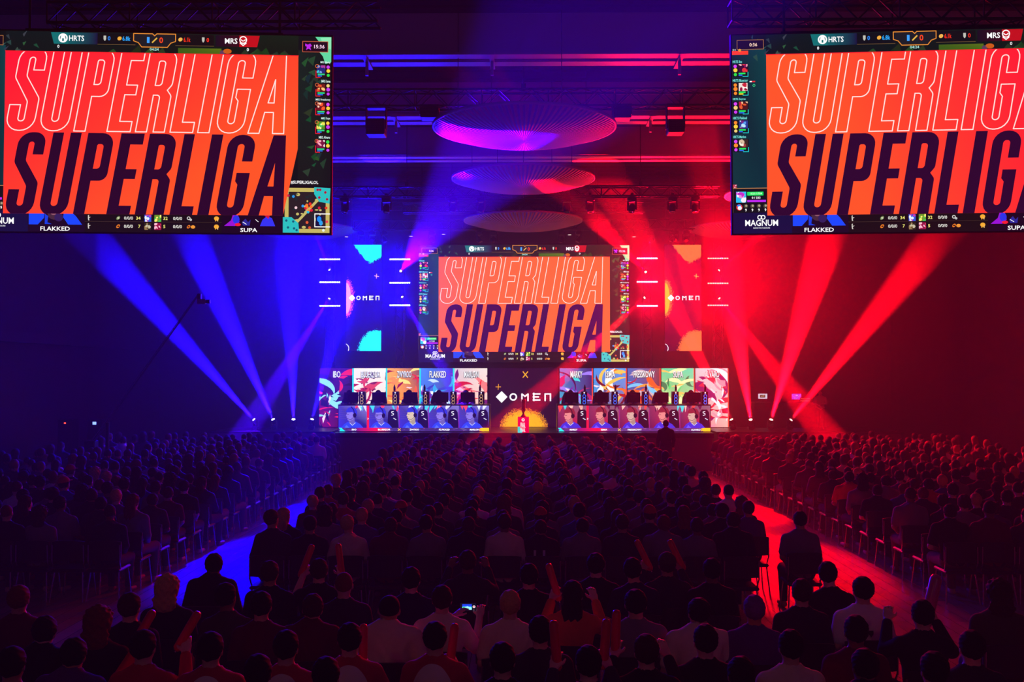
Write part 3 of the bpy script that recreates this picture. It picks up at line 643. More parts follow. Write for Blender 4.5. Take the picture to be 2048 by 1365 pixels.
def ceiling_disc(px,py,wpx,lab):
    z=8.6; d=(z-3.25)*F/(VY-py); r=wpx/2/ppm(d); c=at(px,py,d)
    e=empty('ceiling_disc',(c.x,d,z)); tag(e,lab,'ceiling disc','round pleated discs under the ceiling')
    prof=[(0.0,-.30)]+[(r*t,-.30*(1-t**3)) for t in [k/14 for k in range(1,14)]]+[(r,0)]
    m=MB(); m.lathe(prof,96); m.build('cloth_shade',DM,e)
    m=MB(); m.lathe([(r-.02,-.02),(r+.015,-.02),(r+.015,.04),(r-.02,.04),(r-.02,-.02)],96); m.build('rim',MATS['beam_paint'],e)
    m=MB(); m.lathe([(0,.045),(r-.03,.03)],96); m.build('top_sheet',MATS['black_metal'],e)
    m=MB()
    for k in range(4): a=k*math.pi/2+.5; m.tube((r*.8*math.cos(a),r*.8*math.sin(a),.03),(r*.8*math.cos(a),r*.8*math.sin(a),CZ-z),.008,n=5)
    m.build('suspension_wires',MATS['truss_metal'],e)
ceiling_disc(1048.5,252,367,'largest pleated ceiling disc, nearest of the three over the centre')
ceiling_disc(1046.5,356,286,'middle pleated ceiling disc of the three over the centre')
ceiling_disc(1046,441,237,'smallest pleated ceiling disc, just above the central LED wall')
ceiling_disc(604,458,216,'pleated ceiling disc glowing blue below the left hanging screen')
ceiling_disc(1486,458,216,'pleated ceiling disc glowing red below the right hanging screen')
ceiling_disc(1586,388,268,'pleated ceiling disc whose tip peeks out beside right hanging screen')
# ------------------------------------------------------------------ trusses
def truss(label,p0,L,h,axis='x',name='lighting_truss',group='lattice trusses',drop=0.0,mat='truss_metal',cell=None,legs=False):
    "p0: bottom near corner start; runs L metres along x or z"
    e=empty(name,p0); tag(e,label,'truss',group); r=.025; cell=cell or h
    cor=[(0,0),(h,0),(0,h),(h,h)]
    P=(lambda t,a,b:(t,a,b)) if axis=='x' else (lambda t,a,b:(a,b,t))
    for a,b in cor:
        m=MB(); m.tube(P(0,a,b),P(L,a,b),r,n=8); m.build('chord',MATS[mat],e)
    m=MB(); n=max(1,round(L/cell)); q=.012
    for k in range(n):
        t0,t1=L*k/n,L*(k+1)/n
        if k%2: t0,t1=t1,t0
        m.tube(P(t0,0,0),P(t1,0,h),q,n=5); m.tube(P(t0,h,0),P(t1,h,h),q,n=5); m.tube(P(t0,0,0),P(t1,h,0),q,n=5); m.tube(P(t0,0,h),P(t1,h,h),q,n=5)
        if k%4==0:
            for (a,b),(c,d) in (((0,0),(h,0)),((h,0),(h,h)),((h,h),(0,h)),((0,h),(0,0))): m.tube(P(t0,a,b),P(t0,c,d),q,n=5)
    m.build('lattice_bracing',MATS[mat],e)
    if axis=='x':
        m=MB()
        for t in (L*.2,L*.5,L*.8): m.tube((t,h/2,h),(t,h/2,CZ-p0[2]),.012,n=6); m.box(t-.05,t+.05,h/2-.05,h/2+.05,h,h+.16)
        m.build('hoist_chains',MATS['black_metal'],e)
    return e
M('truss_black',(10,10,11),.6,.2)
zz=at(745,45,14.3).z
truss('dark lattice truss carrying the left hanging screen',(-6.9,14.25,zz),4.8,.30,mat='truss_black')
truss('dark lattice truss carrying the right hanging screen',(3.0,14.25,zz),4.8,.30,mat='truss_black')
for nm,s_ in (('left',-1),('right',1)):
    for f in (.25,.75):
        pass
z2=9.0; d2=(z2-3.25)*F/(VY-207)
truss('black box truss crossing the hall above largest ceiling disc',(-11,d2,z2),22,.36,mat='truss_black')
d3=34.6; z3=at(1047,424,d3).z
truss('red lit lattice truss between the two smaller ceiling discs',(-4.2,d3,z3),8.4,.34,mat='truss_metal')
d3b=30.5; z3b=at(1047,392,d3b).z
truss('dark truss of hanging spotlights level with the middle disc',(-6.0,d3b,z3b),12,.30,mat='truss_black')
d4=36.4; z4=at(1047,458,d4).z
truss('dark truss over stage front holding a row of moving lights',(-6.25,d4,z4),12.5,.34,mat='truss_black')
TWX=[]
for px,lab in ((660,'outer lamp tower left of stage, bright blue bars'),(800,'inner lamp tower with blue bars beside central LED wall'),(1294,'inner lamp tower with pinkish red bars beside central LED wall'),(1436,'outer lamp tower right of stage, bright red bars')):
    P=at(px,560,37.6); TWX.append(P.x)
    base=STG if abs(P.x)<6.2 else 0.0
    truss(lab,(P.x-.15,37.5,base),8.15-base,.30,'z','lamp_tower','four lamp towers framing the stage',mat='truss_black')
# ------------------------------------------------------------------ lamps
def lens_mat(nm,core,st): return M(nm,core,.3,emit=st,sample=False)
lens_mat('lens_blue',(190,200,255),30); lens_mat('lens_red',(255,190,140),26); lens_mat('lens_violet',(215,205,255),30); lens_mat('lens_dimblue',(20,20,160),.6); lens_mat('lens_dimred',(160,10,20),.6); lens_mat('lens_off',(16,16,22),0.0); M('lens_off2',(12,12,18),.15)
lens_mat('diode_blue',(170,190,255),14); lens_mat('diode_red',(255,120,100),9); lens_mat('diode_pink',(255,190,215),10)
_lamp={}
def moving_head(loc, aim, s, lens, label, group, hang=False, power=0, col=None, angle=8, blend=.35, soft=.05):
    "moving light: base box, forked yoke, round head with a front lens, aimed at a point"
    loc=Vector(loc); d=Vector(aim)-loc; 
    e=empty('moving_head_light',loc); tag(e,label,'stage light',group)
    sg=-1 if hang else 1
    yaw=math.atan2(d.y,d.x)
    m=MB(); m.cbox((0,0,-sg*.34*s),(.34*s,.30*s,.14*s),0,.02*s); m.cbox((0,0,-sg*.43*s),(.22*s,.2*s,.05*s),0,.01*s)
    b=m.build('base_box',MATS['black_metal'],e)
    m=MB()
    for q in (-1,1): m.cbox((0,q*.175*s,-sg*.10*s),(.10*s,.035*s,.36*s),0,.01*s)
    m.cbox((0,0,-sg*.255*s),(.12*s,.38*s,.04*s),0,.01*s); y=m.build('yoke',MATS['black_metal'],e); y.rotation_euler=(0,0,yaw)
    R=d.to_track_quat('Z','Y').to_matrix().to_4x4()
    m=MB(); m.lathe([(0,-.17*s),(.08*s,-.16*s),(.125*s,-.08*s),(.135*s,.02*s),(.12*s,.12*s),(.115*s,.17*s),(.10*s,.17*s),(.095*s,.13*s),(0,.13*s)],20,mat=R)
    for k in range(3): m.lathe([(.128*s,(-.07+k*.03)*s),(.14*s,(-.065+k*.03)*s),(.128*s,(-.06+k*.03)*s)],20,mat=R)
    h=m.build('lamp_head',MATS['black_metal'],e)
    m=MB(); m.lathe([(0,.165*s),(.06*s,.16*s),(.094*s,.14*s)],20,mat=R); m.build('lens',MATS[lens],h)
    if hang: m=MB(); m.cbox((0,0,.50*s),(.10*s,.16*s,.16*s),0,.01*s); m.build('clamp',MATS['black_metal'],e)
    elif loc.y>37: m=MB(); m.box(-.03,.03,0,.42,-.44*s,-.36*s); m.box(-.12,.12,.34,.42,-.46*s,-.30*s); m.build('clamp',MATS['black_metal'],e)
    if power:
        L=bpy.data.lights.new('beam','SPOT'); L.energy=power; L.color=col; L.spot_size=math.radians(angle); L.spot_blend=blend; L.shadow_soft_size=soft
        o=bpy.data.objects.new('beam',L); COL.objects.link(o); o.rotation_euler=d.to_track_quat('-Z','Y').to_euler(); o.location=d.normalized()*.24*s; adopt(o,h)
    return e
fl='moving lights on the risers beside the stage'
dF=34.9
FB=[ # px, py, aim px, py, depth, label
 (511,845,185,480,31,'blue beam light on left riser, farthest from the stage',1.0,9),(548,843,380,470,31,'blue beam light on left riser, second from the outer end',1.15,9.5),
 (587,845,578,470,31,'blue beam light on left riser pointing straight up',.8,9.5),(623,845,664,690,33.6,'blue beam light on left riser tilted towards the stage',.42,9)]
FR=[(1465,843,1345,610,33.4,'red beam light on right riser tilted towards the stage',.62,9),(1502,844,1443,470,31,'red beam light on right riser, second from the stage, aimed up',1.2,11),
 (1541,844,1655,470,31,'red beam light on right riser with the strongest beam',1.3,10.5),(1579,843,1872,480,31,'red beam light on right riser, farthest from the stage',.85,9.5)]
for rows,cl,ln,cc in ((FB,BLUE,'lens_blue',(0.008,0.001,1)),(FR,RED,'lens_red',(1,0.0008,0.008))):
    for px,py,ax,ay,ad,lab,k,an in rows:
        p=at(px,py,dF); p.z=RZ+.46*.62+.0
        moving_head(p,at(ax,ay,ad),.62,ln,lab,fl,False,BEAM_W*k,cc,an)
TG='moving lights on the lamp towers'
for px,py,ax,ay,ad,lab,k,an,cl,ln in (
 (660,543,636,480,36.4,'upper violet light on outer blue lamp tower',.5,8,VIOLET,'lens_violet'),(660,595,500,850,34,'lower violet light on outer blue lamp tower, beaming down left',.8,9,VIOLET,'lens_violet'),
 (801,543,1075,180,18,'upper violet light on inner blue lamp tower, beaming up past the discs',2.6,9.5,VIOLET,'lens_violet'),(803,592,846,668,36,'lower violet light on inner blue lamp tower',.45,8,VIOLET,'lens_violet'),
 (1292,545,1118,362,28,'upper red light on inner red lamp tower',1.1,6.5,RED,'lens_red'),(1291,594,1226,655,36,'lower red light on inner red lamp tower',.6,8,RED,'lens_red'),
 (1436,543,1500,488,36,'upper red light on outer red lamp tower',.45,9,RED,'lens_red'),(1437,595,1640,855,33,'lower red light on outer red lamp tower, beaming down right',.9,9.5,RED,'lens_red')):
    p=at(px,py,37.15); moving_head(p,at(ax,ay,ad),.42,ln,lab,TG,py<560,TOWER_W*k,cl,an,.4,.04)
# LED bars
def led_bar(px,py,side,lab,mat,col,power):
    c=at(px,py,37.1); e=empty('led_bar',c); tag(e,lab,'light bar','LED bars on the lamp towers')
    W=.78
    m=MB(); m.cbox((0,.05,0),(W,.09,.11),0,.012); m.cbox((0,.25,0),(.08,.36,.05)); m.build('bar_housing',MATS['black_metal'],e)
    m=MB(); rr=.026; m.tube((0,.004,0),(0,-.012,0),rr,rr*.8,12)
    d0=m.build('diode',MATS[mat],e); n=12
    for k in range(n):
        d=d0 if k==0 else d0.copy()
        if k: COL.objects.link(d); d.parent=e
        d.location=(-W/2+W*(k+.5)/n,0,0)
    L=bpy.data.lights.new('bar_light','AREA'); L.shape='RECTANGLE'; L.size=W; L.size_y=.05; L.energy=power; L.color=col; L.spread=math.radians(100)
    o=bpy.data.objects.new('bar_light',L); COL.objects.link(o); o.location=(0,-.03,0); o.rotation_euler=Vector((math.copysign(.2,c.x),-1,-.08)).to_track_quat('-Z','Y').to_euler(); adopt(o,e)
for px,ys,who,mt,cc in ((659.5,(519,565,612),'outer blue lamp tower','diode_blue',BLUE),(799.5,(519,566,611),'inner blue lamp tower','diode_blue',BLUE),(1294.5,(517,564,612),'inner red lamp tower','diode_pink',(1,0,.03)),(1436,(517,567,611),'outer red lamp tower','diode_red',RED)):
    for py,w in zip(ys,('top','middle','bottom')):
        led_bar(px,py,0,w+' LED bar on the '+who,mt,cc,BAR_W*(1.0 if 'outer' in who else .6))
# dark fixtures hanging from the stage trusses
HG='unlit fixtures hanging from the stage trusses'
def nth(k): return ('first','second','third','fourth','fifth','sixth','seventh','eighth','ninth','tenth','eleventh','twelfth','thirteenth','fourteenth','fifteenth','sixteenth','seventeenth','eighteenth','nineteenth','twentieth','twenty-first','twenty-second','twenty-third','twenty-fourth')[k]
row=[(737,472,0),(768,478,1),(864,474,0),(958,472,1),(987,470,0),(1123,470,0),(1158,474,1),(1243,470,0),(1301,474,0),(1344,472,1),(1375,470,0)]
for i,(px,py,tilt) in enumerate(row):
    if i in (0,10): continue
    p=at(px,py+3,d4+.1); aim=p+Vector((rnd.uniform(-.25,.25) if not tilt else rnd.choice((-.6,.5)),-.6 if not tilt else -.35,-1.0))
    p.z=z4-.40*.72-.10; moving_head(p,aim,.72,'lens_off2','dark moving light under stage front truss, %s from the blue end'%nth(i),HG,True)
# two lit pairs throw pools of light down the aisles
for sx,cc,ln,nm in ((-1,(0.0,0.0,1.0),'lens_dimblue','blue'),(1,(1.0,0.0,0.0),'lens_dimred','red')):
    for k,(dx,ax,ay,w) in enumerate(((5.55,4.72,17.4,1.25),(5.95,5.25,23.2,.8))):
        p=Vector((sx*dx,d4+.12,z4-.40*.72-.10)); moving_head(p,(sx*ax,ay,0),.72,ln,'moving light under stage front truss washing the %s aisle, %s one'%(nm,('inner','outer')[k]),HG,True,AISLE_W*w*(2.2 if sx<0 else 1),cc,7.6 if k==0 else 7.4,.6)
row=[(690,405),(773,405),(906,403),(962,407),(1134,407),(1180,403),(1264,407),(1345,407),(1390,403)]
for i,(px,py) in enumerate(row):
    p=at(px,py,d3b+.1); p.z=z3b-.46*.8; moving_head(p,p+Vector((rnd.uniform(-.2,.2),-.2,-1)),.8,'lens_off2','dark moving light under the middle disc truss, %s from the blue end'%nth(i),HG,True)
# box speakers and fixtures on the far black truss
def hung_box(px0,py0,px1,py1,d,lab,cat='speaker'):
    c0,W,H=by_px(px0,py0,px1,py1,d); e=empty('hanging_speaker',c0); tag(e,lab,cat,'boxes hanging from the black truss')
    m=MB(); m.cbox((0,.2,H/2),(W,.4,H),0,.02); m.build('cabinet',MATS['black_metal'],e)
    m=MB(); 
    for k in range(7): z=H*(.1+.8*k/6); m.box(-W*.44,W*.44,-.012,0,z-.006,z+.006)
    for k in range(9): x=-W*.44+W*.88*k/8; m.box(x-.004,x+.004,-.012,0,H*.1,H*.9)
    m.build('front_grille',MATS['screen_case'],e)
    m=MB(); m.box(-W/2-.02,-W/2,.1,.3,H*.4,z2-c0[2]); m.box(W/2,W/2+.02,.1,.3,H*.4,z2-c0[2]); m.box(-W/2-.02,W/2+.02,.1,.3,z2-c0[2]-.02,z2-c0[2]+.06); m.build('mounting_yoke',MATS['black_metal'],e)
hung_box(731,236,769,268,d2+.0,'larger black speaker box under black truss, blue side'); hung_box(840,214,875,234,d2,'smaller black box under black truss, blue side')
hung_box(1228,214,1263,235,d2,'smaller black box under black truss, red side'); hung_box(1337,238,1370,264,d2,'larger black speaker box under black truss, red side')
# small recessed house lights that read as bright slivers above the stage
M('house_light',(255,240,220),.4,emit=2.2,sample=False)
for i,(px,py) in enumerate([(693,474),(822,473),(887,469),(1139,470),(1207,460),(1268,474),(1331,461)]):
    p=at(px,py,41.5); m=MB(); mt=Matrix.Translation((0,0,0)); m.lathe([(0,0),(.10,0),(.115,.02),(.115,.06),(0,.07)],16)
    e=empty('downlight',p); tag(e,'small glowing downlight behind the stage truss, %s from the blue end'%nth(i),'ceiling light','small downlights behind the stage truss')
    m=MB(); m.lathe([(.07,0),(.12,-.01),(.12,.05),(0,.06)],16); m.build('housing',MATS['black_metal'],e)
    m=MB(); m.lathe([(0,-.005),(.08,0)],16); m.build('diffuser',MATS['house_light'],e)
    m=MB(); m.tube((0,0,.05),(0,0,CZ+.04-p.z),.02,n=6); m.build('drop_rod',MATS['black_metal'],e)
# warm wall lamp on the left pilaster
p=at(27,668,30.0); e=empty('wall_lamp',(-WX+.30,29.98,p.z)); tag(e,'small amber lamp glowing on the left wall pillar','lamp')
M('amber',(255,150,40),.4,emit=3,sample=False)
m=MB(); m.cbox((0,0,-.05),(.16,.05,.05),0,.01); m.build('bracket',MATS['black_metal'],e)
m=MB()
for q in (-1,1): m.lathe([(0,.11),(.022,.10),(.028,.0),(.015,-.03),(0,-.03)],12,mat=Matrix.Translation((q*.04,-.01,0)))
m.build('bulb',MATS['amber'],e)
# unseen fill lights added behind the camera to keep the rear rows faintly lit
def fill_lamp(x,y,z,lab,w,col,target):
    e=empty('fill_floodlight',(x,y,z)); tag(e,lab,'ceiling light','added fill lights over the back of the hall')
    m=MB(); m.cbox((0,0,.06),(.7,.7,.12),0,.02); m.build('housing',MATS['black_metal'],e)
    m=MB(); m.box(-.3,.3,-.3,.3,-.012,-.002); m.build('diffuser',MATS['fill_diffuser'],e)
    m=MB(); m.tube((0,0,.12),(0,0,CZ-z),.02,n=6); m.build('stem',MATS['black_metal'],e)
    L=bpy.data.lights.new('fill_light','AREA'); L.size=.6; L.energy=w; L.color=col; o=bpy.data.objects.new('fill_light',L); COL.objects.link(o); o.location=(0,0,-.05)
    o.rotation_euler=(Vector(target)-Vector((x,y,z))).to_track_quat('-Z','Y').to_euler(); adopt(o,e)
M('fill_diffuser',(255,170,120),.5,emit=.3,sample=False)
fill_lamp(-4.5,-4.5,9.2,'added fill light over the back of the hall, left one',FILL_W,(1,.48,.28),(-2,11,1)); fill_lamp(4.5,-4.5,9.2,'added fill light over the back of the hall, right one',FILL_W,(1,.48,.28),(2,11,1))

# smoke from the hazers hangs thickest around the stage
hz=bpy.data.materials.new('stage_smoke'); hz.use_nodes=True; hn=hz.node_tree; hn.nodes.remove(hn.nodes['Principled BSDF'])
hv=hn.nodes.new('ShaderNodeVolumeScatter'); hv.inputs['Density'].default_value=SMOKE; hn.links.new(hv.outputs[0],hn.nodes['Material Output'].inputs['Volume'])
m=MB(); m.box(-13.5,13.5,31.2,41.0,.02,9.4); o=m.build('haze',hz); o['kind']='stuff'; o['label']='thin stage smoke hanging around the stage and lamp towers'
# ------------------------------------------------------------------ team desks with picture strips
DD=33.6
M('desk_top',(24,24,30),.4); M('monitor_black',(12,12,14),.4); M('glass_dark',(20,16,30),.12)
for nm,x0,x1,names,left in (('left',677,978,['IBO','BLUERZOR','ZWYROO','FLAKKED','MARLON'],True),('right',1115.5,1420.5,['MARKY','ISMA','FRESSKOWY','SUPA','ALVARO'],False)):
    a=at(x0,865,DD); b=at(x1,812,DD); W=b.x-a.x; H=b.z-STG-.02
    e=empty('team_desk',((a.x+b.x)/2,DD,STG)); tag(e,('long desk of the left team with a blue strip of player cameras' if left else 'long desk of the right team with a reddish strip of player cameras'),'desk','the two team desks')
    cv=Canvas(W*60,53,W,H); desk_strip(cv,names,left); o=cv.build('display_strip',1.8,e); o.location=(0,0,.02+H/2)
    m=MB(); m.box(-W/2-.02,W/2+.02,.004,.08,0,H+.03); m.build('front_panel',MATS['screen_case'],e)
    m=MB(); m.cbox((0,.45,H+.045),(W+.06,.86,.03),0,.008); m.build('desk_top',MATS['desk_top'],e)
    for q in (-1,1): m=MB(); m.box(q*(W/2)-.02,q*(W/2)+.02,.08,.85,0,H+.03); m.build('side_panel',MATS['desk_top'],e)
    globals()['DTZ']=STG+H+.06
def px_x(px,d): return at(px,800,d).x
# monitors, computers
MONS=[(702.5,29),(758,28),(821,28),(881.5,30.5),(935.5,28.5),(1143,28),(1203,30),(1267,27),(1323,28.5),(1386.5,29)]
PCS=[723.5,790.5,851,906.5,962.5,1168.5,1230,1291.5,1351.5,1410.5]
ordn=('first','second','third','fourth','fifth')
for i,(px,w) in enumerate(MONS):
    left=i<5; y=DD+.30; W=w/ppm(y); x=px_x(px,y)
    e=empty('computer_monitor',(x,y,DTZ)); tag(e,'dark monitor seen from behind, %s from the stage middle on %s team desk'%((ordn[4-i] if left else ordn[i-5]),'left' if left else 'right'),'monitor','monitors on the team desks')
    m=MB(); m.cbox((0,0,.235),(W,.04,.33),0,.01); m.cbox((0,-.03,.235),(W*.5,.03,.18),0,.01); m.build('screen_back',MATS['monitor_black'],e)
    m=MB(); m.box(-.03,.03,-.03,.0,.02,.16); m.cbox((0,0,.008),(.26,.2,.016),0,.004); m.build('stand',MATS['monitor_black'],e)
    m=MB(); m.box(-W/2+.01,W/2-.01,.02,.024,.08,.39); m.build('screen_face',M('monitor_glow',(90,110,160),.4,emit=.5,sample=False),e)
M('ring_gold',(225,185,120),.4,emit=1.1,sample=False); M('ring_blue',(30,110,255),.4,emit=2.0,sample=False); M('pc_white',(240,240,255),.4,emit=1.6,sample=False); M('pc_case',(14,12,22),.35)
for i,px in enumerate(PCS):
    left=i<5; y=DD+.16; x=px_x(px,y); W=.20; H=.42
    e=empty('desktop_computer',(x,y,DTZ)); tag(e,'black computer tower with %s fan rings, %s from stage middle, %s desk'%('pale gold' if left else 'blue',(ordn[4-i] if left else ordn[i-5]),'left' if left else 'right'),'computer','computer towers on the team desks')
    m=MB(); m.cbox((0,.17,H/2+.01),(W,.36,H),0,.012); m.build('computer_case',MATS['pc_case'],e)
    for k in range(3):
        m=MB(); rr=.050; n=20; z=.06+k*.108
        for t in range(n):
            a,b=2*math.pi*t/n,2*math.pi*(t+1)/n; m.tube((rr*math.cos(a),-.012,z+rr*math.sin(a)),(rr*math.cos(b),-.012,z+rr*math.sin(b)),.0075,n=5,caps=False)
        m.build('fan_ring',MATS['ring_gold' if left else 'ring_blue'],e)
    m=MB(); s=.028; m.prism([(0,.385-s),(s,.385),(0,.385+s),(-s,.385)],-.014,-.010); m.build('diamond_badge',MATS['pc_white'],e)
    if i not in (0,3):   # dark drinks bottle standing behind the case front
        bx=empty('water_bottle',(x-.05 if left else x+.03,y+.17,DTZ+H+.02)); tag(bx,'dark bottle standing on the %s computer from the middle, %s desk'%((ordn[4-i] if left else ordn[i-5]),'left' if left else 'right'),'bottle','dark bottles on the computers')
        m=MB(); m.lathe([(0,0),(.034,0),(.036,.01),(.036,.13),(.03,.155),(.016,.175),(.016,.19),(0,.19)],14); m.build('bottle_body',MATS['pc_case'],bx)
        m=MB(); m.lathe([(.019,.185),(.019,.215),(0,.215)],12); m.build('cap',MATS['black_metal'],bx)
# gaming chairs
M('chair_leatherette',(30,26,36),.45)
def gaming_chair(x,y,z,lab):
    e=empty('gaming_chair',(x,y,z),(0,0,rnd.uniform(-.2,.2))); tag(e,lab,'chair','gaming chairs behind the team desks')
    m=MB(); m.cbox((0,0,.46),(.5,.5,.10),0,.03); m.build('seat',MATS['chair_leatherette'],e)
    m=MB(); m.prism([(-.24,.52),(.24,.52),(.27,.95),(.24,1.12),(.15,1.30),(-.15,1.30),(-.24,1.12),(-.27,.95)],.20,.30); m.build('backrest',MATS['chair_leatherette'],e)
    for q in (-1,1): m=MB(); m.cbox((q*.29,0,.68),(.07,.28,.03),0,.01); m.box(q*.29-.015,q*.29+.015,-.03,.03,.45,.67); m.build('armrest',MATS['chair_leatherette'],e)
    m=MB(); m.tube((0,0,.10),(0,0,.42),.03); 
    for k in range(5): a=k*2*math.pi/5; m.tube((0,0,.10),(.28*math.cos(a),.28*math.sin(a),.07),.02,.014)
    m.build('base',MATS['black_metal'],e)
    m=MB()
    for k in range(5): a=k*2*math.pi/5; m.tube((.28*math.cos(a)-.02,.28*math.sin(a),.03),(.28*math.cos(a)+.02,.28*math.sin(a),.03),.03)
    m.build('casters',MATS['black_metal'],e)
PLX=[700,757,819,878,932,1141,1200,1264,1319,1381]
PY=DD+1.15
for i,px in enumerate(PLX):
    gaming_chair(px_x(px,PY),PY+.05,STG,'dark gaming chair of the %s player from the middle, %s team'%((ordn[4-i] if i<5 else ordn[i-5]),'left' if i<5 else 'right'))
# ------------------------------------------------------------------ final sign with trophy on top
SY=33.15
a=at(1035.5,873,SY); b=at(1058,835,SY); W=b.x-a.x; H=b.z-STG; zt=b.z
e=empty('trophy_plinth',((a.x+b.x)/2,SY,STG)); tag(e,'red illuminated plinth with white lettering at centre stage edge','plinth')
cv=Canvas(23,(H/W)*23,W,H); h=cv.h
cv.rect(0,0,23,h,(235,0,70),0); cv.poly([(0,h*.62),(4,h*.60),(6,h*.76),(10,h*.84),(9,h),(0,h)],(20,215,215),2)
cv.ring(11,5.4,2.6,1.1,WHITE,3); cv.line([(9,4.6),(11,6.4),(13,4.6)],.9,WHITE,3)
cv.text('FINAL',5.6,11,15.6,21.4,WHITE,4); cv.text('FINAL',5.6,22.4,15.6,30,WHITE,4)
o=cv.build('display_face',1.2,e); o.location=(0,0,H/2)
m=MB(); m.box(-W/2,W/2,.004,.36,0,H); m.build('plinth_body',MATS['screen_case'],e)
tr=empty('trophy',((a.x+b.x)/2,SY+.18,zt)); tag(tr,'tall dark trophy standing on the red plinth','trophy')
m=MB(); s=1/60.
m.lathe([(0,0),(5.6*s,0),(5.4*s,1.2*s),(3.4*s,4*s),(1.9*s,6*s),(1.7*s,8*s),(3.2*s,11*s),(4.4*s,15*s),(4.2*s,17*s)],20); m.build('cup_stem',M('trophy_dark',(60,24,50),.3,.8),tr)
m=MB(); m.lathe([(4.2*s,17*s),(3.6*s,24*s),(3.8*s,33*s),(4.4*s,35*s),(3.4*s,35*s),(2.8*s,20*s),(0,19*s)],20); m.build('cup_bowl',MATS['trophy_dark'],tr)
# ------------------------------------------------------------------ backstage desk, two displays
BT=.80
def display(px0,py0,px1,py1,d,draw,lab,base):
    c0,W,H=by_px(px0,py0,px1,py1,d); e=empty('desk_display',(c0[0],d,base)); tag(e,lab,'monitor','displays on the backstage desk')
    cv=Canvas(px1-px0,py1-py0,W,H); draw(cv); o=cv.build('display_face',1.1,e); o.location=(0,0,c0[2]-base+H/2)
    m=MB(); z=c0[2]-base; m.box(-W/2-.02,W/2+.02,.004,.05,z-.03,z+H+.02); m.build('bezel_case',MATS['monitor_black'],e)
    m=MB(); m.box(-.02,.02,.02,.06,.01,z); m.cbox((0,.04,.008),(.24,.18,.016),0,.004); m.build('stand',MATS['monitor_black'],e)
d=42.2; tabz=at(1560,805,42).z
e=empty('backstage_desk',((at(1515,800,42).x+at(1625,800,42).x)/2,42.4,BT)); tag(e,'long dark control desk beyond the red beam lights','desk')
W=at(1630,800,42).x-at(1508,800,42).x
m=MB(); m.cbox((0,0,tabz-BT-.02),(W,.8,.04),0,.01); m.build('desk_top',MATS['desk_top'],e)
m=MB(); m.box(-W/2,W/2,-.38,-.35,0,tabz-BT-.04); m.build('modesty_panel',MATS['screen_case'],e)
for q in (-1,1): m=MB(); m.box(q*W/2-.03 if q>0 else -W/2,W/2 if q>0 else -W/2+.03,-.35,.38,0,tabz-BT-.04); m.build('side_panel',MATS['screen_case'],e)
def dA(c): c.rect(0,0,18,10,(235,235,250),0); c.rect(3.2,2.2,14,7.8,(60,40,40),1); c.rect(5,4,12,6,(150,130,90),2); c.line([(5,5.6),(12,3.4)],.6,(220,200,140),3)
def dB(c):
    c.rect(0,0,19,11.5,(16,50,240),0); c.disc(10,3.4,2.4,(200,225,255),2,ry=1.1); c.line([(1,3),(5,7),(6,11)],1,(90,140,255),2); c.line([(8,11),(12,7),(17,3)],1.2,(80,130,250),2); c.line([(3,1),(7,5),(8,9)],.8,(60,100,250),2)
display(1516.5,788,1534.5,798,42.3,dA,'small white bordered display on the backstage desk',tabz)
display(1583.5,788,1602.5,799.5,42.3,dB,'small bright blue display on the backstage desk',tabz)
c0,W,H=by_px(1601,796,1620,803,42.2)
e=empty('mixing_console',(c0[0],42.2,tabz)); tag(e,'control console with rows of small red lights on backstage desk','console')
m=MB(); m.prism([(-W/2,0),(W/2,0),(W/2,H*1.3),(-W/2,H*1.3)],0,.3); m.build('console_body',MATS['monitor_black'],e)
m=MB(); M('tally_red',(255,70,50),.4,emit=2.2,sample=False)
for r_ in range(2):
    for k in range(9):
        x=-W/2+W*(k+.5)/9; z=H*(.35+.6*r_); m.box(x-.013,x+.013,-.012,-.002,z-.012,z+.012)
m.build('indicator_lights',MATS['tally_red'],e)
# two small lit boxes at the foot of the left wall
for px,py,col,lab in ((130,847,'tally_red','small black equipment box with a red light by the left wall'),(189,847,'rack_blue','small equipment box with a bluish white light by the left wall')):
    if col=='rack_blue': M('rack_blue',(120,150,255),.4,emit=2.5,sample=False)
    p=at(px,py,33.5); e=empty('equipment_case',(p.x,33.5,0)); tag(e,lab,'equipment case','equipment cases by the left wall')
    m=MB(); m.cbox((0,.25,(p.z+.12)/2),(.5,.5,p.z+.12),0,.02); m.build('case_body',MATS['black_metal'],e)
    m=MB(); w=.03 if col=='tally_red' else .06; m.box(-w,w,-.012,-.002,p.z-w*.8,p.z+w*.8); m.build('status_light',MATS[col],e)
# ------------------------------------------------------------------ camera crane on the left
b0=at(215,846,27); hd=at(399,588,25.5)
e=empty('camera_crane',(b0.x,27,0)); tag(e,'long thin camera crane reaching up across the blue beams','camera crane')
loc=lambda v: Vector(v)-Vector((b0.x,27,0))
m=MB()
for k in range(3): a=k*2*math.pi/3+.4; m.tube((0,0,1.05),(.6*math.cos(a),.6*math.sin(a),.02),.035,.025); m.tube((.6*math.cos(a),.6*math.sin(a),.03),(.6*math.cos(a)+.01,.6*math.sin(a),.03),.06)
m.tube((0,0,.9),(0,0,b0.z),.05); m.build('tripod_base',MATS['black_metal'],e)
H0=loc(b0); H1=loc(hd); M('crane_metal',(120,110,125),.35,.6)
m=MB(); up=Vector((0,0,1)); dirv=(H1-H0).normalized(); sd=dirv.cross(Vector((0,1,0))).normalized()*.07
m.tube(H0-dirv*.9,H1,.03,.02,8); m.tube(H0-dirv*.9+sd,H1+sd*.4,.012,.01,6)
L_=(H1-H0).length
for k in range(14): p=H0+dirv*(L_*k/14); q=H0+dirv*(L_*(k+.5)/14)+sd*(1-.6*k/14); m.tube(p,q,.008,n=5)
m.build('boom_arm',MATS['crane_metal'],e)
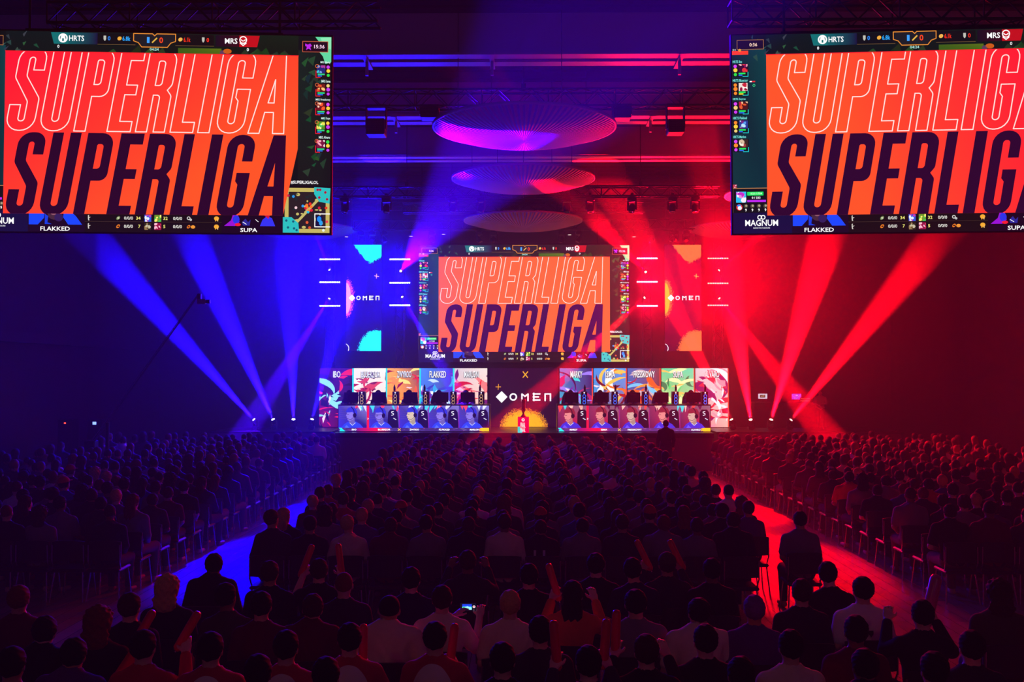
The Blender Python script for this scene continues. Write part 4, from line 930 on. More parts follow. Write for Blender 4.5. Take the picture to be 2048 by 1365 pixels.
m=MB(); cwp=H0-dirv*.9; m.cbox(tuple(cwp),(.3,.3,.3),0,.03); m.build('counterweight',MATS['black_metal'],e)
m=MB(); m.cbox(tuple(H1+Vector((0,0,-.08))),(.10,.10,.16),0,.01); m.build('remote_head',MATS['black_metal'],e)
vc=empty('video_camera',Vector((b0.x,27,0))+H1+Vector((.06,0,-.2))); tag(vc,'broadcast camera on the tip of the crane arm','camera')
m=MB(); m.cbox((0,0,0),(.22,.13,.13),0,.015); m.build('camera_body',M('camera_grey',(150,90,110),.5),vc)
m=MB(); m.tube((.11,0,0),(.22,0,0),.045,.055,14); m.build('lens_barrel',MATS['black_metal'],vc)
# press photographers' chair rows are built with the people below
# ------------------------------------------------------------------ people: smooth distance-field bodies
def nets(f,lo,hi,h):
    "surface-net mesh of f(P) < 0 on a grid"
    n=[int(math.ceil((hi[k]-lo[k])/h))+1 for k in range(3)]
    ax=[lo[k]+h*np.arange(n[k],dtype=np.float32) for k in range(3)]
    X,Y,Z=np.meshgrid(*ax,indexing='ij'); V=f(np.stack([X,Y,Z],-1).astype(np.float32)).astype(np.float32)
    S=V<0; cnt=np.zeros([k-1 for k in n],np.float32); acc=np.zeros([k-1 for k in n]+[3],np.float32)
    sl=lambda i,j,k:(slice(i,n[0]-1+i),slice(j,n[1]-1+j),slice(k,n[2]-1+k))
    cor=[(i,j,k) for i in (0,1) for j in (0,1) for k in (0,1)]
    for a in cor:
        for d in range(3):
            if a[d]: continue
            b=list(a); b[d]=1; va,vb=V[sl(*a)],V[sl(*b)]; x=S[sl(*a)]!=S[sl(*b)]
            t=np.where(x,va/np.where(x,va-vb,1),0); cnt+=x
            for q in range(3): acc[...,q]+=np.where(x,a[q]+(t if q==d else 0),0)
    act=cnt>0; idx=-np.ones(act.shape,np.int64); idx[act]=np.arange(act.sum())
    c=np.argwhere(act); P=(acc[act]/cnt[act][:,None]+c)*h+np.array(lo)
    Q=[]
    for d in range(3):
        e,g=[(1,2),(2,0),(0,1)][d]
        s0=[slice(0,n[k]) for k in range(3)]; s1=list(s0); s0[d]=slice(0,n[d]-1); s1[d]=slice(1,n[d])
        A=S[tuple(s0)]; B=S[tuple(s1)]; w=np.argwhere(A!=B)
        ok=(w[:,e]>0)&(w[:,g]>0)&(w[:,e]<n[e]-1)&(w[:,g]<n[g]-1); w=w[ok]; ins=A[tuple(w.T)]
        o=np.zeros(3,int); E_=o.copy(); E_[e]=1; G_=o.copy(); G_[g]=1
        q=np.stack([idx[tuple((w-E_-G_).T)],idx[tuple((w-G_).T)],idx[tuple(w.T)],idx[tuple((w-E_).T)]],1)
        q[~ins]=q[~ins][:,::-1]; Q.append(q)
    return P,np.concatenate(Q)
def to_mesh(name,P,Q,mats):
    me=bpy.data.meshes.new(name); me.vertices.add(len(P)); me.vertices.foreach_set('co',P.astype(np.float32).ravel())
    me.loops.add(len(Q)*4); me.loops.foreach_set('vertex_index',Q.astype(np.int32).ravel()); me.polygons.add(len(Q))
    me.polygons.foreach_set('loop_start',np.arange(len(Q),dtype=np.int32)*4); me.polygons.foreach_set('loop_total',np.full(len(Q),4,np.int32))
    for m in mats: me.materials.append(m)
    me.update(); me.validate(); me.polygons.foreach_set('use_smooth',np.ones(len(me.polygons),bool)); return me
A3=lambda v: np.array(v,np.float32)
def capsule(P,a,b,r0,r1):
    a,b=A3(a),A3(b); ba=b-a; t=np.clip(((P-a)@ba)/(ba@ba),0,1); return np.linalg.norm(P-a-t[...,None]*ba,axis=-1)-(r0+(r1-r0)*t)
def ellip(P,c,r,R=None):
    q=P-A3(c)
    if R is not None: q=q@A3(R)
    q1=q/A3(r); k0=np.linalg.norm(q1,axis=-1); k1=np.linalg.norm(q1/A3(r),axis=-1); return k0*(k0-1)/np.maximum(k1,1e-6)
def su(a,b,k):
    h=np.clip(.5+.5*(b-a)/k,0,1); return b+(a-b)*h-k*h*(1-h)
def rotm(rx,ry,rz): return np.array(Matrix.Rotation(rz,3,'Z')@Matrix.Rotation(ry,3,'Y')@Matrix.Rotation(rx,3,'X'),np.float32)
# poses; figures face +y, seated on a 0.46 m seat, origin on the floor below the hips
POSES={
 'lap':dict(sh=.185,lean=.03,head=(0,.02,1.245),hr=(-.05,0,0),L=((-.235,.02,.76),(-.12,.24,.63)),R=((.235,.02,.76),(.12,.24,.63))),
 'slouch':dict(sh=.195,lean=.10,head=(.01,.12,1.205),hr=(-.25,.05,.1),L=((-.27,.10,.74),(-.10,.34,.66)),R=((.27,.10,.74),(.10,.34,.66))),
 'lean':dict(sh=.175,lean=-.02,head=(-.02,-.01,1.25),hr=(.02,-.08,-.25),L=((-.25,-.02,.77),(-.15,.22,.65)),R=((.22,.07,.76),(-.02,.26,.80))),
 'raise':dict(sh=.185,lean=.03,head=(0,.03,1.245),hr=(-.02,0,0),L=((-.27,.14,.93),(-.20,.30,1.14)),R=((.27,.14,.93),(.20,.30,1.14))),
 'hold':dict(sh=.185,lean=.03,head=(0,.02,1.245),hr=(-.04,0,0),L=((-.235,.02,.76),(-.12,.24,.63)),R=((.275,.09,.80),(.13,.22,.98))),
 'phone':dict(sh=.185,lean=.03,head=(0,.02,1.245),hr=(0,0,0),L=((-.20,.12,.80),(.085,.36,1.02)),R=((.29,.10,.80),(.315,.35,1.02))),
 'play':dict(sh=.185,lean=.07,head=(0,.08,1.235),hr=(-.15,0,0),L=((-.24,.10,.82),(-.17,.36,.92)),R=((.24,.10,.82),(.17,.36,.92))),
 'stand':dict(sh=.19,lean=0,head=(0,.02,1.63),hr=(-.05,0,0),L=((-.25,.0,1.16),(-.24,.08,.92)),R=((.25,.0,1.16),(.24,.08,.92)),stand=True),
 'stand_fold':dict(sh=.19,lean=0,head=(0,.02,1.63),hr=(-.1,0,.2),L=((-.25,.03,1.17),(-.06,.20,1.15)),R=((.25,.03,1.17),(.05,.21,1.10)),stand=True),
}
def torso_fn(p,P,off=0.0,arms=1.0):
    st=p.get('stand'); z0=.40 if st else 0.0; s=p['sh']; ln=p['lean']
    d=ellip(P,(0,-.02,.58+z0),(.175,.125,.13)); d=su(d,ellip(P,(0,-.01+ln*.4,.75+z0),(.155,.110,.17)),.08)
    d=su(d,ellip(P,(0,-.015+ln*.8,.93+z0),(.178,.118,.17)),.08)
    for q in (-1,1): d=su(d,capsule(P,(q*.03,ln-.01,1.055+z0),(q*(s-.025),ln,1.002+z0),.060,.056),.05)
    d=su(d,capsule(P,(0,ln-.01,1.03+z0),(0,ln,1.10+z0),.072,.052),.06)
    if arms:
        for sx,k in ((-1,'L'),(1,'R')):
            sh=(sx*(s-.005),ln,.995+z0); el,wr=p[k]; d=su(d,capsule(P,sh,el,.058,.044),.035)
            if arms>1: d=su(d,capsule(P,el,wr,.043,.031),.02)
    return d-off
def hand_fn(p,P,d,side):
    el,wr=(A3(v) for v in p[side]); sx=-1 if side=='L' else 1
    dr=(wr-el); dr/=np.linalg.norm(dr)
    up=A3((0,0,1)) if abs(dr[2])<.8 else A3((0,-1,0)); side_v=np.cross(dr,up); side_v/=np.linalg.norm(side_v); nrm=np.cross(side_v,dr)   # nrm: back of the hand
    pc=wr+dr*.052; Rm=np.stack([side_v,dr,nrm],1)
    d=su(d,ellip(P,pc,(.042,.055,.018),Rm),.018)
    ln=(.062,.074,.078,.070); 
    for i in range(4):
        o=(i-1.5)*.0215; a=wr+dr*.088+side_v*o; b=a+dr*ln[i]*.55-nrm*.010; c=b+dr*ln[i]*.36-nrm*.030
        f=np.minimum(capsule(P,a,b,.0100,.0094),capsule(P,b,c,.0094,.0082)); d=su(d,f,.004)
    t0=wr+dr*.030-side_v*sx*.030; t1=t0-side_v*sx*.028+dr*.030-nrm*.012; t2=t1-side_v*sx*.006+dr*.030-nrm*.010
    return su(su(d,capsule(P,t0,t1,.0135,.0115),.008),capsule(P,t1,t2,.0115,.0095),.004)
def head_fn(P,p):
    c=A3(p['head']); R=rotm(*p['hr']); q=(P-c)@R
    d=ellip(q,(0,-.008,.022),(.078,.095,.098)); d=su(d,ellip(q,(0,.026,-.045),(.056,.066,.072)),.04)
    d=su(d,ellip(q,(0,.060,-.090),(.026,.024,.020)),.02)                           # chin
    d=su(d,capsule(q,(0,.088,.012),(0,.108,-.022),.010,.015),.012)                 # nose
    for sx in (-1,1):
        d=su(d,ellip(q,(sx*.079,-.004,-.008),(.010,.020,.033)),.008)               # ears
        e=ellip(q,(sx*.031,.094,.016),(.019,.014,.012)); d=-su(-d,e+.004,.010)     # eye sockets
    d=su(d,capsule(q,(-.03,.086,.034),(.03,.086,.034),.010,.010),.012)             # brow
    m=capsule(q,(-.020,.094,-.052),(.020,.094,-.052),.0035,.0035); d=-su(-d,m,.006)
    d=su(d,capsule(q,(-.014,.090,-.060),(.014,.090,-.060),.008,.008),.008)         # lower lip
    return d
def body_fn(p):
    def f(P):
        st=p.get('stand'); d=torso_fn(p,P,0,2); c=A3(p['head']); z0=.40 if st else 0
        d=su(d,capsule(P,(0,p['lean'],1.07+z0),c+A3((0,-.015,-.06)),.056,.053),.03)
        d=su(d,head_fn(P,p),.015)
        d=leg_fn(p,P,d); d=hand_fn(p,P,d,'L'); d=hand_fn(p,P,d,'R'); return d
    return f
def leg_fn(p,P,d,off=0.0):
    for sx in (-1,1):
        if p.get('stand'): h,k,a=(sx*.09,-.01,.94),(sx*.10,.015,.50),(sx*.105,-.02,.09)
        else: h,k,a=(sx*.085,.0,.55),(sx*.13,.43,.535),(sx*.13,.40,.09)
        d=su(d,capsule(P,h,k,.088+off,.060+off),.04); d=su(d,capsule(P,k,a,.056+off,.038+off),.02)
        if off==0: d=su(d,capsule(P,(a[0],a[1]-.02,.045),(a[0]*1.12,a[1]+.17,.035),.042,.036),.02)
    return d
def shirt_fn(p,long_sleeve,hood=False):
    z0=.40 if p.get('stand') else 0
    def f(P):
        d=torso_fn(p,P,.0,0)-.014
        w=.0035*np.sin(P[...,2]*38+4*np.sin(P[...,0]*21)+p['sh']*50)*np.sin(P[...,0]*13+P[...,2]*9)
        d=d+w
        for sx,k in ((-1,'L'),(1,'R')):
            s=A3((sx*(p['sh']-.005),p['lean'],.995+z0)); el,wr=(A3(v) for v in p[k])
            if long_sleeve: d=su(d,capsule(P,s,el,.074,.058),.035); d=su(d,capsule(P,el,el+(wr-el)*.9,.058,.043),.02)
            else: e2=s+(el-s)*.72; d=su(d,capsule(P,s,e2,.076,.070),.035)
        if hood: d=su(d,ellip(P,(0,p['lean']-.085,1.06+z0),(.105,.05,.075)),.03)
        c=A3(p['head']); nk=capsule(P,(0,p['lean']+.02,1.09+z0),c,.066,.07); d=np.maximum(d,-nk)      # neckline
        return np.maximum(d,(.50+z0)-P[...,2])
    return f
def trouser_fn(p):
    def f(P):
        z0=.40 if p.get('stand') else 0
        d=leg_fn(p,P,ellip(P,(0,-.02,.56+z0),(.178,.130,.115)),.012)-.004; return np.maximum(d,.085-P[...,2])
    return f
def hair_fn(kind):
    def f(q):
        cap=ellip(q,(0,-.014,.030),(.088,.106,.104)); n=.004*np.sin(q[...,0]*90+3*np.sin(q[...,2]*60))*np.sin(q[...,2]*70+q[...,1]*50)
        face=np.minimum(.070-q[...,1]*1.0+.0*q[...,0],0)
        cut=np.maximum(q[...,1]-.035-np.clip((q[...,2]-.05)*1.4,-.02,.09), -1)     # open the face
        low={'short':-.045,'curly':-.075,'long':-.10,'bun':-.05,'cap':-.05,'buzz':-.04}[kind]
        if kind=='short': d=cap-.003+n
        elif kind=='buzz': d=cap+.006
        elif kind=='curly': d=cap-.022+.012*np.sin(q[...,0]*75+1)*np.sin(q[...,1]*75)*np.sin(q[...,2]*75+2)
        else: d=cap-.006+n
        d=np.maximum(d,cut); d=np.maximum(d,low-q[...,2]+np.clip(q[...,1],-.03,.05)*.9)
        if kind=='long':
            s=ellip(q,(0,-.085,-.13),(.095,.040,.20))+.006*np.sin(q[...,0]*110+3*np.sin(q[...,2]*15)); d=su(d,s,.03)
        if kind=='curly':
            s=ellip(q,(0,-.06,-.10),(.105,.06,.10))-.004+.012*np.sin(q[...,0]*70)*np.sin(q[...,1]*70+1)*np.sin(q[...,2]*70); d=su(d,s,.03)
        if kind=='bun': d=su(d,ellip(q,(0,-.10,.085),(.036,.034,.034)),.012)
        if kind=='cap': d=d+.004
        return d
    return f
def cap_fn(q):
    c=np.maximum(ellip(q,(0,-.012,.036),(.094,.112,.104))-.002,.038-q[...,2]+q[...,1]*.12)
    return su(c,np.maximum(ellip(q,(0,.115,.052),(.070,.075,.012)),-.02-q[...,1]),.008)
SK=[M('skin_fair',(214,170,146),.55,noise=.06,nscale=20),M('skin_tan',(186,136,106),.55,noise=.06,nscale=20),M('skin_deep',(120,82,60),.55,noise=.06,nscale=20)]
HC={'black':M('hair_black',(20,17,16),.8,spec=.12,noise=.3,nscale=60),'brown':M('hair_brown',(58,38,26),.8,spec=.12,noise=.3,nscale=60),'blond':M('hair_blond',(196,158,96),.8,spec=.12,noise=.3,nscale=60),'grey':M('hair_grey',(190,180,176),.8,spec=.12,noise=.2,nscale=60),'auburn':M('hair_auburn',(110,52,30),.8,spec=.12,noise=.3,nscale=60),'purple':M('hair_purple',(120,60,140),.8,spec=.12,noise=.3,nscale=60)}
SHIRT={'black':(22,22,24),'charcoal':(44,44,50),'grey':(120,118,120),'white':(228,222,216),'navy':(26,30,62),'maroon':(92,26,34),'red':(196,30,36),'orange':(214,92,40),'olive':(70,70,44),'cream':(222,204,176),'blue':(40,70,150),'purple':(86,50,120)}
SM={k:M('fabric_'+k,v,.9,noise=.08,nscale=30,spec=.15) for k,v in SHIRT.items()}
TM=[M('denim_dark',(30,36,56),.9),M('trousers_black',(18,18,20),.9),M('trousers_khaki',(96,84,62),.9)]
MC={}
def pmesh(key,f,lo,hi,h,mats):
    if key not in MC: MC[key]=to_mesh(key[0],*nets(f,lo,hi,h),mats)
    return MC[key]
def bounds(p): return ((-.40,-.26,0 if p.get('stand') else 0),(.40,.74,1.84 if p.get('stand') else 1.46))
HV=.0125
def person(loc,rz,pose,hair,hcol,shirt,skin,long_sleeve,label,group,scale=1.0,trouser=0,cap=None,hood=False,cat='person'):
    p=POSES[pose]; lo,hi=bounds(p); lo=(lo[0],lo[1],-.02)
    o=bpy.data.objects.new('person',pmesh(('person_body',pose),body_fn(p),lo,hi,.0105 if pose in ('phone','raise','lap') else HV,[SK[0]])); COL.objects.link(o)
    o.location=loc; o.rotation_euler=(0,0,rz); o.scale=(scale,)*3; tag(o,label,cat,group)
    def child(n,me,mat,l=None,r=None):
        c=bpy.data.objects.new(n,me); COL.objects.link(c); c.parent=o
        c.material_slots[0].link='OBJECT'; c.material_slots[0].material=mat
        if l is not None: c.location=l; c.rotation_euler=r
        return c
    o.material_slots[0].link='OBJECT'; o.material_slots[0].material=SK[skin]
    child('hoodie' if hood else ('sweater' if long_sleeve else 'shirt'),pmesh(('shirt',pose,long_sleeve,hood),shirt_fn(p,long_sleeve,hood),lo,hi,HV,[SM['grey']]),SM[shirt])
    child('trousers',pmesh(('trousers',bool(p.get('stand'))),trouser_fn(p),lo,hi,.016,[TM[0]]),TM[trouser])
    hr=Matrix(rotm(*p['hr']).tolist()).to_euler(); hl=Vector(p['head'])
    if hair: child('hair',pmesh(('hair',hair),hair_fn(hair),(-.15,-.20,-.36),(.15,.14,.18),.008,[HC['black']]),HC[hcol],hl,hr)
    if cap: child('cap',pmesh(('cap',),cap_fn,(-.13,-.15,0),(.13,.22,.17),.008,[SM['red']]),SM[cap],hl,hr)
    return o
# stacking chairs
M('chair_shell',(16,16,18),.5); M('chair_chrome',(190,190,195),.25,1.0)
def make_chair():
    e=empty('stacking_chair')
    m=MB(); m.cbox((0,.0,.435),(.46,.44,.05),0,.02); m.build('seat',MATS['chair_shell'],e)
    m=MB(); n=8; w=.235
    pts=[(x,-.235+.05*(x/w)**2) for x in [w*(k/n*2-1) for k in range(n+1)]]
    for (xa,ya),(xb,yb) in zip(pts,pts[1:]):
        v=[(xa,ya,.58),(xb,yb,.58),(xb,yb,.86-.02*(xb/w)**4),(xa,ya,.86-.02*(xa/w)**4)]; v2=[(x,y+.022,z) for x,y,z in v]
        m.add(v+v2,[(0,1,2,3),(7,6,5,4),(0,4,5,1),(3,2,6,7),(0,3,7,4),(1,5,6,2)],0,False)
    m.build('backrest',MATS['chair_shell'],e)
    for sx in (-1,1):
        m=MB(); m.path([(sx*.20,.17,.42),(sx*.235,.215,0.0)],.011,8); m.build('leg',MATS['chair_chrome'],e)
        m=MB(); m.path([(sx*.20,-.17,.42),(sx*.235,-.235,0.0)],.011,8); m.build('leg',MATS['chair_chrome'],e)
        m=MB(); m.path([(sx*.21,-.12,.42),(sx*.225,-.20,.56),(sx*.222,-.205,.80)],.011,8); m.build('back_frame',MATS['chair_chrome'],e)
    return e
chair0=make_chair(); used=[False]
def chair(x,y,rz,label,group='black stacking chairs under the audience'):
    c=chair0 if not used[0] else dup(chair0); used[0]=True; c.location=(x,y,0); c.rotation_euler=(0,0,rz); tag(c,label,'chair',group); return c
# ------------------------------------------------------------------ who sits where
rp=random.Random(11)
HZ=1.245
def spot(px,py): d=F*(3.25-HZ)/(py-VY); return ((px-VX)/F*d, d)
def jersey_mat():
    m=bpy.data.materials.new('jersey_fabric'); m.use_nodes=True; nt=m.node_tree; b=nt.nodes['Principled BSDF']; b.inputs['Roughness'].default_value=.85
    tc=nt.nodes.new('ShaderNodeTexCoord'); sp=nt.nodes.new('ShaderNodeSeparateXYZ'); nt.links.new(tc.outputs['Object'],sp.inputs[0])
    def mth(op,a,b_=None,v=None):
        n=nt.nodes.new('ShaderNodeMath'); n.operation=op
        nt.links.new(a,n.inputs[0]) if not isinstance(a,float) else setattr(n.inputs[0],'default_value',a)
        if b_ is not None: nt.links.new(b_,n.inputs[1])
        if v is not None: n.inputs[1].default_value=v
        return n.outputs[0]
    x=mth('DIVIDE',sp.outputs['X'],v=.165); z=mth('DIVIDE',mth('SUBTRACT',sp.outputs['Z'],v=.82),v=.27)
    r=mth('ADD',mth('MULTIPLY',x,x),mth('MULTIPLY',z,z)); ins=mth('LESS_THAN',r,v=1.0); bk=mth('LESS_THAN',sp.outputs['Y'],v=.03); f=mth('MULTIPLY',ins,bk)
    mx=nt.nodes.new('ShaderNodeMix'); mx.data_type='RGBA'; mx.inputs['A'].default_value=(*lin((186,24,34)),1); mx.inputs['B'].default_value=(*lin((228,214,196)),1)
    nt.links.new(f,mx.inputs['Factor']); nt.links.new(mx.outputs['Result'],b.inputs['Base Color']); return m
SM['jersey']=jersey_mat()
M('print_dark',(24,20,30),.8); M('print_white',(225,220,222),.8)
def back_text(o,txt,z,h,w,y=-.142,mat='print_dark'):
    m=MB()
    for t in glyph_tris(txt): m.add([((p[0]-.5)*w,y,z+p[1]*h) for p in t],[(0,1,2)])
    c=m.build('back_lettering',MATS[mat]); c.parent=o; return c
NEAR=[ # px, py of the head, hair, colour, top, pose, label, extras
 (429,1124,'short','black','black','slouch','broad dark silhouette at the blue aisle corner of the rear group',{}),
 (337,1180,'curly','blond','black','lap','person with big curly blond hair at the blue side',{}),
 (541,1147,'short','brown','black','lap','brown-haired person in black right behind the blue floor gap',{}),
 (640,1142,'short','brown','black','raise','dark-topped person raising a pair of short red sticks',{'sticks':1}),
 (690,1170,'buzz','auburn','charcoal','lap','shaven reddish head beside the pair of short red sticks',{}),
 (823,1160,'short','black','navy','lap','dark-haired person in navy, ahead of wide cream back',{}),
 (936,1124,'short','brown','charcoal','raise','person with both forearms up, ahead of the glowing phone',{}),
 (1058,1152,'short','black','black','lap','dark person in black ahead of the fair-haired one in cream',{}),
 (1190,1130,'bun','black','black','lap','person with hair in a bun, ahead of the orange top',{}),
 (1264,1140,'short','black','navy','lean','dark-haired person in navy between bun hair and cap',{}),
 (1332,1128,'short','brown','charcoal','raise','person in cap lifting two red sticks, behind centre block',{'sticks':1,'cap':'olive'}),
 (1420,1140,'short','black','black','lap','dark person in black by the red aisle floor gap',{}),
 (1020,1208,'short','blond','cream','lap','fair-haired person in cream top right of the glowing phone',{}),
 (885,1198,'short','brown','cream','phone','person in cream shirt filming with a glowing phone',{'phone':1}),
 (1144,1188,'long','black','orange','raise','person with long black hair over an orange top',{'stick_l':1}),
 (1269,1206,'short','black','grey','lap','broad dark-haired person in grey, next to the orange top',{'fat':1.08}),
 (1396,1215,'short','black','cream','slouch','person in a cream top whose back is half hidden by a dark head',{'fat':1.06}),
 (1503,1217,'short','purple','purple','lap','person with purple hair and purple top near the red aisle',{}),
 (1575,1290,'short','black','cream','lap','dark head with cream shirt either side, below the red aisle',{}),
 (1650,1147,'short','black','black','lean','dark head at the far end of the red aisle gap',{}),
 (1718,1178,'short','black','white','lap','person in white shirt with a small dark emblem on the back',{'emblem':1,'fat':1.06}),
 (1703,1259,'short','black','maroon','lap','dark head overlapping the white shirt with an emblem',{}),
 (1722,1318,'short','black','black','slouch','hunched person in black, nearest behind the white emblem shirt',{}),
 (1597,1183,'short','brown','charcoal','lap','brown-haired person in charcoal beside the white emblem shirt',{}),
 (1834,1226,'short','black','black','raise','person in black holding up a thick magenta stick',{'stick_r':1}),
 (1407,1279,'short','black','black','lap','dark head in front of the half hidden cream back',{}),
 (200,1247,'curly','auburn','black','lap','auburn curly-haired person in black near the blue side wall',{}),
 (149,1300,'short','black','purple','slouch','hunched person in purple, lowest at the far blue side',{}),
 (290,1294,'short','black','red','raise','person in red top crossing two red sticks over the head',{'sticks':1}),
 (455,1195,'short','black','olive','lean','person in an olive top below the broad dark silhouette',{}),
 (525,1212,'short','black','maroon','lap','person in maroon below the blue floor gap',{}),
 (628,1208,'short','brown','maroon','slouch','brown-haired hunched person in maroon top',{}),
 (575,1294,'short','black','jersey','lap','person in white and red jersey, left of the one lettered UKE',{}),
 (655,1350,'short','black','black','lap','dark head in the bottom row between the two left jerseys',{}),
 (702,1278,'short','black','jersey','hold','person in white and red jersey lettered UKE',{'txt':'UKE','stick_r':1}),
 (871,1275,'short','black','jersey','hold','person in white and red jersey lettered MIN',{'txt':'MIN','stick_r':1}),
 (779,1210,'buzz','black','cream','slouch','wide person in cream between the jersey pair and the phone',{'fat':1.12}),
 (520,1345,'short','black','black','lap','dark head in the bottom row, left of the jerseys',{}),
 (425,1298,'short','black','jersey','lap','jersey wearer at the left end of the lettered pair',{}),
 (1176,1324,'short','black','charcoal','raise','person in charcoal holding two upright red sticks in the bottom row',{'sticks':1}),
 (1290,1300,'short','brown','black','raise','dark person with one upright red stick, bottom row',{'stick_l':1}),
 (1856,1335,'short','black','cream','lap','dark head over cream shoulders at the bottom right',{}),
 (1930,1290,'short','black','charcoal','lap','person in charcoal at the far red side, second from the edge',{}),
 (1985,1185,'curly','brown','olive','lap','curly-haired person in olive at the red side edge',{}),
 (40,1200,'short','auburn','maroon','lap','person in maroon at the blue side edge',{}),
 (92,1255,'short','black','black','slouch','dark hunched person by the blue side wall, ahead of purple top',{}),
 (28,1330,'short','black','black','lap','dark person at the bottom corner of the blue side',{}),
 (262,1215,'short','brown','black','lap','brown-haired dark person between the two curly-haired ones',{}),
 (1005,1318,'short','black','black','lap','dark person in black between MIN jersey and upright sticks',{}),
 (1475,1335,'short','black','black','slouch','hunched dark person, bottom row below the cream pair',{}),
 (1080,1262,'short','black','charcoal','lap','dark head in front of the long black hair',{}),
]
M('stick_red',(214,22,34),.3); M('stick_magenta',(190,40,130),.3); M('phone_case',(10,10,14),.3)
def stick(x,y,z,tilt,roll,L,r,mat,label,group='inflatable cheering sticks'):
    e=empty('cheering_stick',(x,y,z),(tilt,roll,0)); tag(e,label,'cheering stick',group)
    m=MB(); m.lathe([(0,-L*.45),(r*.6,-L*.44),(r,-L*.38),(r*1.02,0),(r,L*.46),(r*.7,L*.53),(0,L*.55)],16); m.build('inflated_tube',MATS[mat],e)
    m=MB(); m.tube((0,0,-L*.49),(0,0,-L*.44),r*.18,n=8); m.build('valve',MATS['print_white'],e); return e
CHG='chairs of the rear group'
nst=0
def pose_pt(x,y,rz,sc_,v): c,s=math.cos(rz),math.sin(rz); return (x+(v[0]*c-v[1]*s)*sc_, y+(v[0]*s+v[1]*c)*sc_, v[2]*sc_)
STL=[]
for i,(px,py,hair,hc,top,pose,lab,ex) in enumerate(NEAR):
    x,y=spot(px,py); k=ex.get('fat',1.0); rz=rp.uniform(-.12,.12) if pose!='phone' else 0.0
    o=person((x-POSES[pose]['head'][0],y-POSES[pose]['head'][1],0),rz,pose,hair,hc,top,rp.choice((0,0,1,2)),top not in('jersey','white','cream') and rp.random()<.5,lab,'spectators in the rear group',1.0,rp.randrange(3),cap=ex.get('cap'))
    o.scale=(k,k,1.0)
    P=POSES[pose]; ox,oy=o.location.x,o.location.y
    chair(ox,oy,rz*.3,'black chair of the '+' '.join(lab.split()[:11]),CHG)
    for key,sd in (('sticks','LR'),('stick_l','L'),('stick_r','R')):
        if key in ex:
            for q in sd:
                wr=P[q][1]; el=P[q][0]; dr=(Vector(wr)-Vector(el)).normalized(); g=Vector(wr)+dr*.085
                up=pose in ('raise','hold'); gx,gy,gz=pose_pt(ox,oy,rz,1.0,g)
                if not up: gz+=.05
                big_=px==1834; L_=.36 if not big_ else .46
                sgn=-1 if q=='L' else 1
                who={640:'shaven reddish head',1332:'person in the cap',290:'person in red top',1176:'bottom row person in charcoal',1144:'long black hair',702:'UKE jersey',871:'MIN jersey',1290:'lone dark person of the bottom row',1834:'person in black at the red side'}[px]
                tilt={290:.15}.get(px,-.1 if up else -.5); roll={640:sgn*-.25+.1,1332:-.45,290:.55,1176:sgn*.08,702:.0,871:.12,1144:-.3,1290:.05,1834:.28}[px]
                stick(gx,gy,gz+.07,tilt,roll,L_,.034 if not big_ else .05,'stick_red' if not big_ else 'stick_magenta',('thick magenta' if big_ else 'red')+' cheering stick by the '+who+(', '+('blue-side one' if q=='L' else 'red-side one') if key=='sticks' else ''))
    if 'txt' in ex: back_text(o,ex['txt'],.915,.05,.15)
    if 'emblem' in ex:
        m=MB(); m.prism([(-.02,.90),(0,.87),(.02,.90),(.018,.93),(-.018,.93)],-.150,-.146); c=m.build('back_emblem',MATS['print_dark']); c.parent=o
    if 'phone' in ex:
        ph=empty('mobile_phone',(ox+.205,oy+.455,1.085),(-.12,0,0)); tag(ph,'glowing phone held sideways, filming the show','phone')
        m=MB(); m.cbox((0,.006,0),(.155,.009,.078),0,.003); m.build('phone_body',MATS['phone_case'],ph)
        cv=Canvas(30,15,.145,.068); cv.rect(0,0,30,15,(6,8,20),0); cv.rect(4,2,22,7,(20,50,190),1); cv.rect(4,7,22,13,(70,190,190),1.2); cv.poly([(4,9),(14,6),(22,10),(22,13),(4,13)],(120,220,225),2); cv.disc(7,9,2,(60,190,60),2.4); cv.ring(26.4,7,2,.7,WHITE,2); cv.disc(26.4,7,1.1,(230,60,90),3)
        s_=cv.step; cv.step=.0002; cv.v=[(a,b*(.0002/s_),c_) for a,b,c_ in cv.v]; cv.build('phone_display',2.2,ph)
# block seats
def top_choice(): return rp.choice(['black']*7+['charcoal']*6+['navy']*4+['grey']*4+['white']*2+['cream']*1+['maroon']*2+['olive','blue','red','purple'])
ORD=['rear','second','third','fourth','fifth','sixth','seventh','eighth','ninth','tenth','eleventh','twelfth','thirteenth','fourteenth','fifteenth','sixteenth','seventeenth','eighteenth','nineteenth','twentieth','twenty-first','twenty-second','twenty-third']
seats=[]
SP=.515
for r in range(22):
    y=13.3+.8*r
    for k in range(14):
        x=-3.35+SP*k
        if k==13 and r<2: continue
        seats.append(['centre',r,k,x,y])
SIDE_R=[14.4+.8*r for r in range(22)]
for r,y in enumerate(SIDE_R):
    for k in range(14):
        seats.append(['blue side',r,k,-5.95-SP*k,y]); seats.append(['red side',r,k,6.15+SP*k,y])
REAR={0:(595,'white','short'),1:None,2:None}
rear_tops={}
for px,tp in ((600,'white'),(655,'black'),(717,'cream'),(811,'maroon'),(875,'grey'),(940,'black'),(985,'charcoal'),(1044,'cream'),(1120,'black'),(1179,'grey'),(1250,'charcoal'),(1308,'grey'),(1379,'grey'),(1480,'black')):
    k=round(((px-VX)/150+3.35)/SP); rear_tops[k]=tp
occ=[]
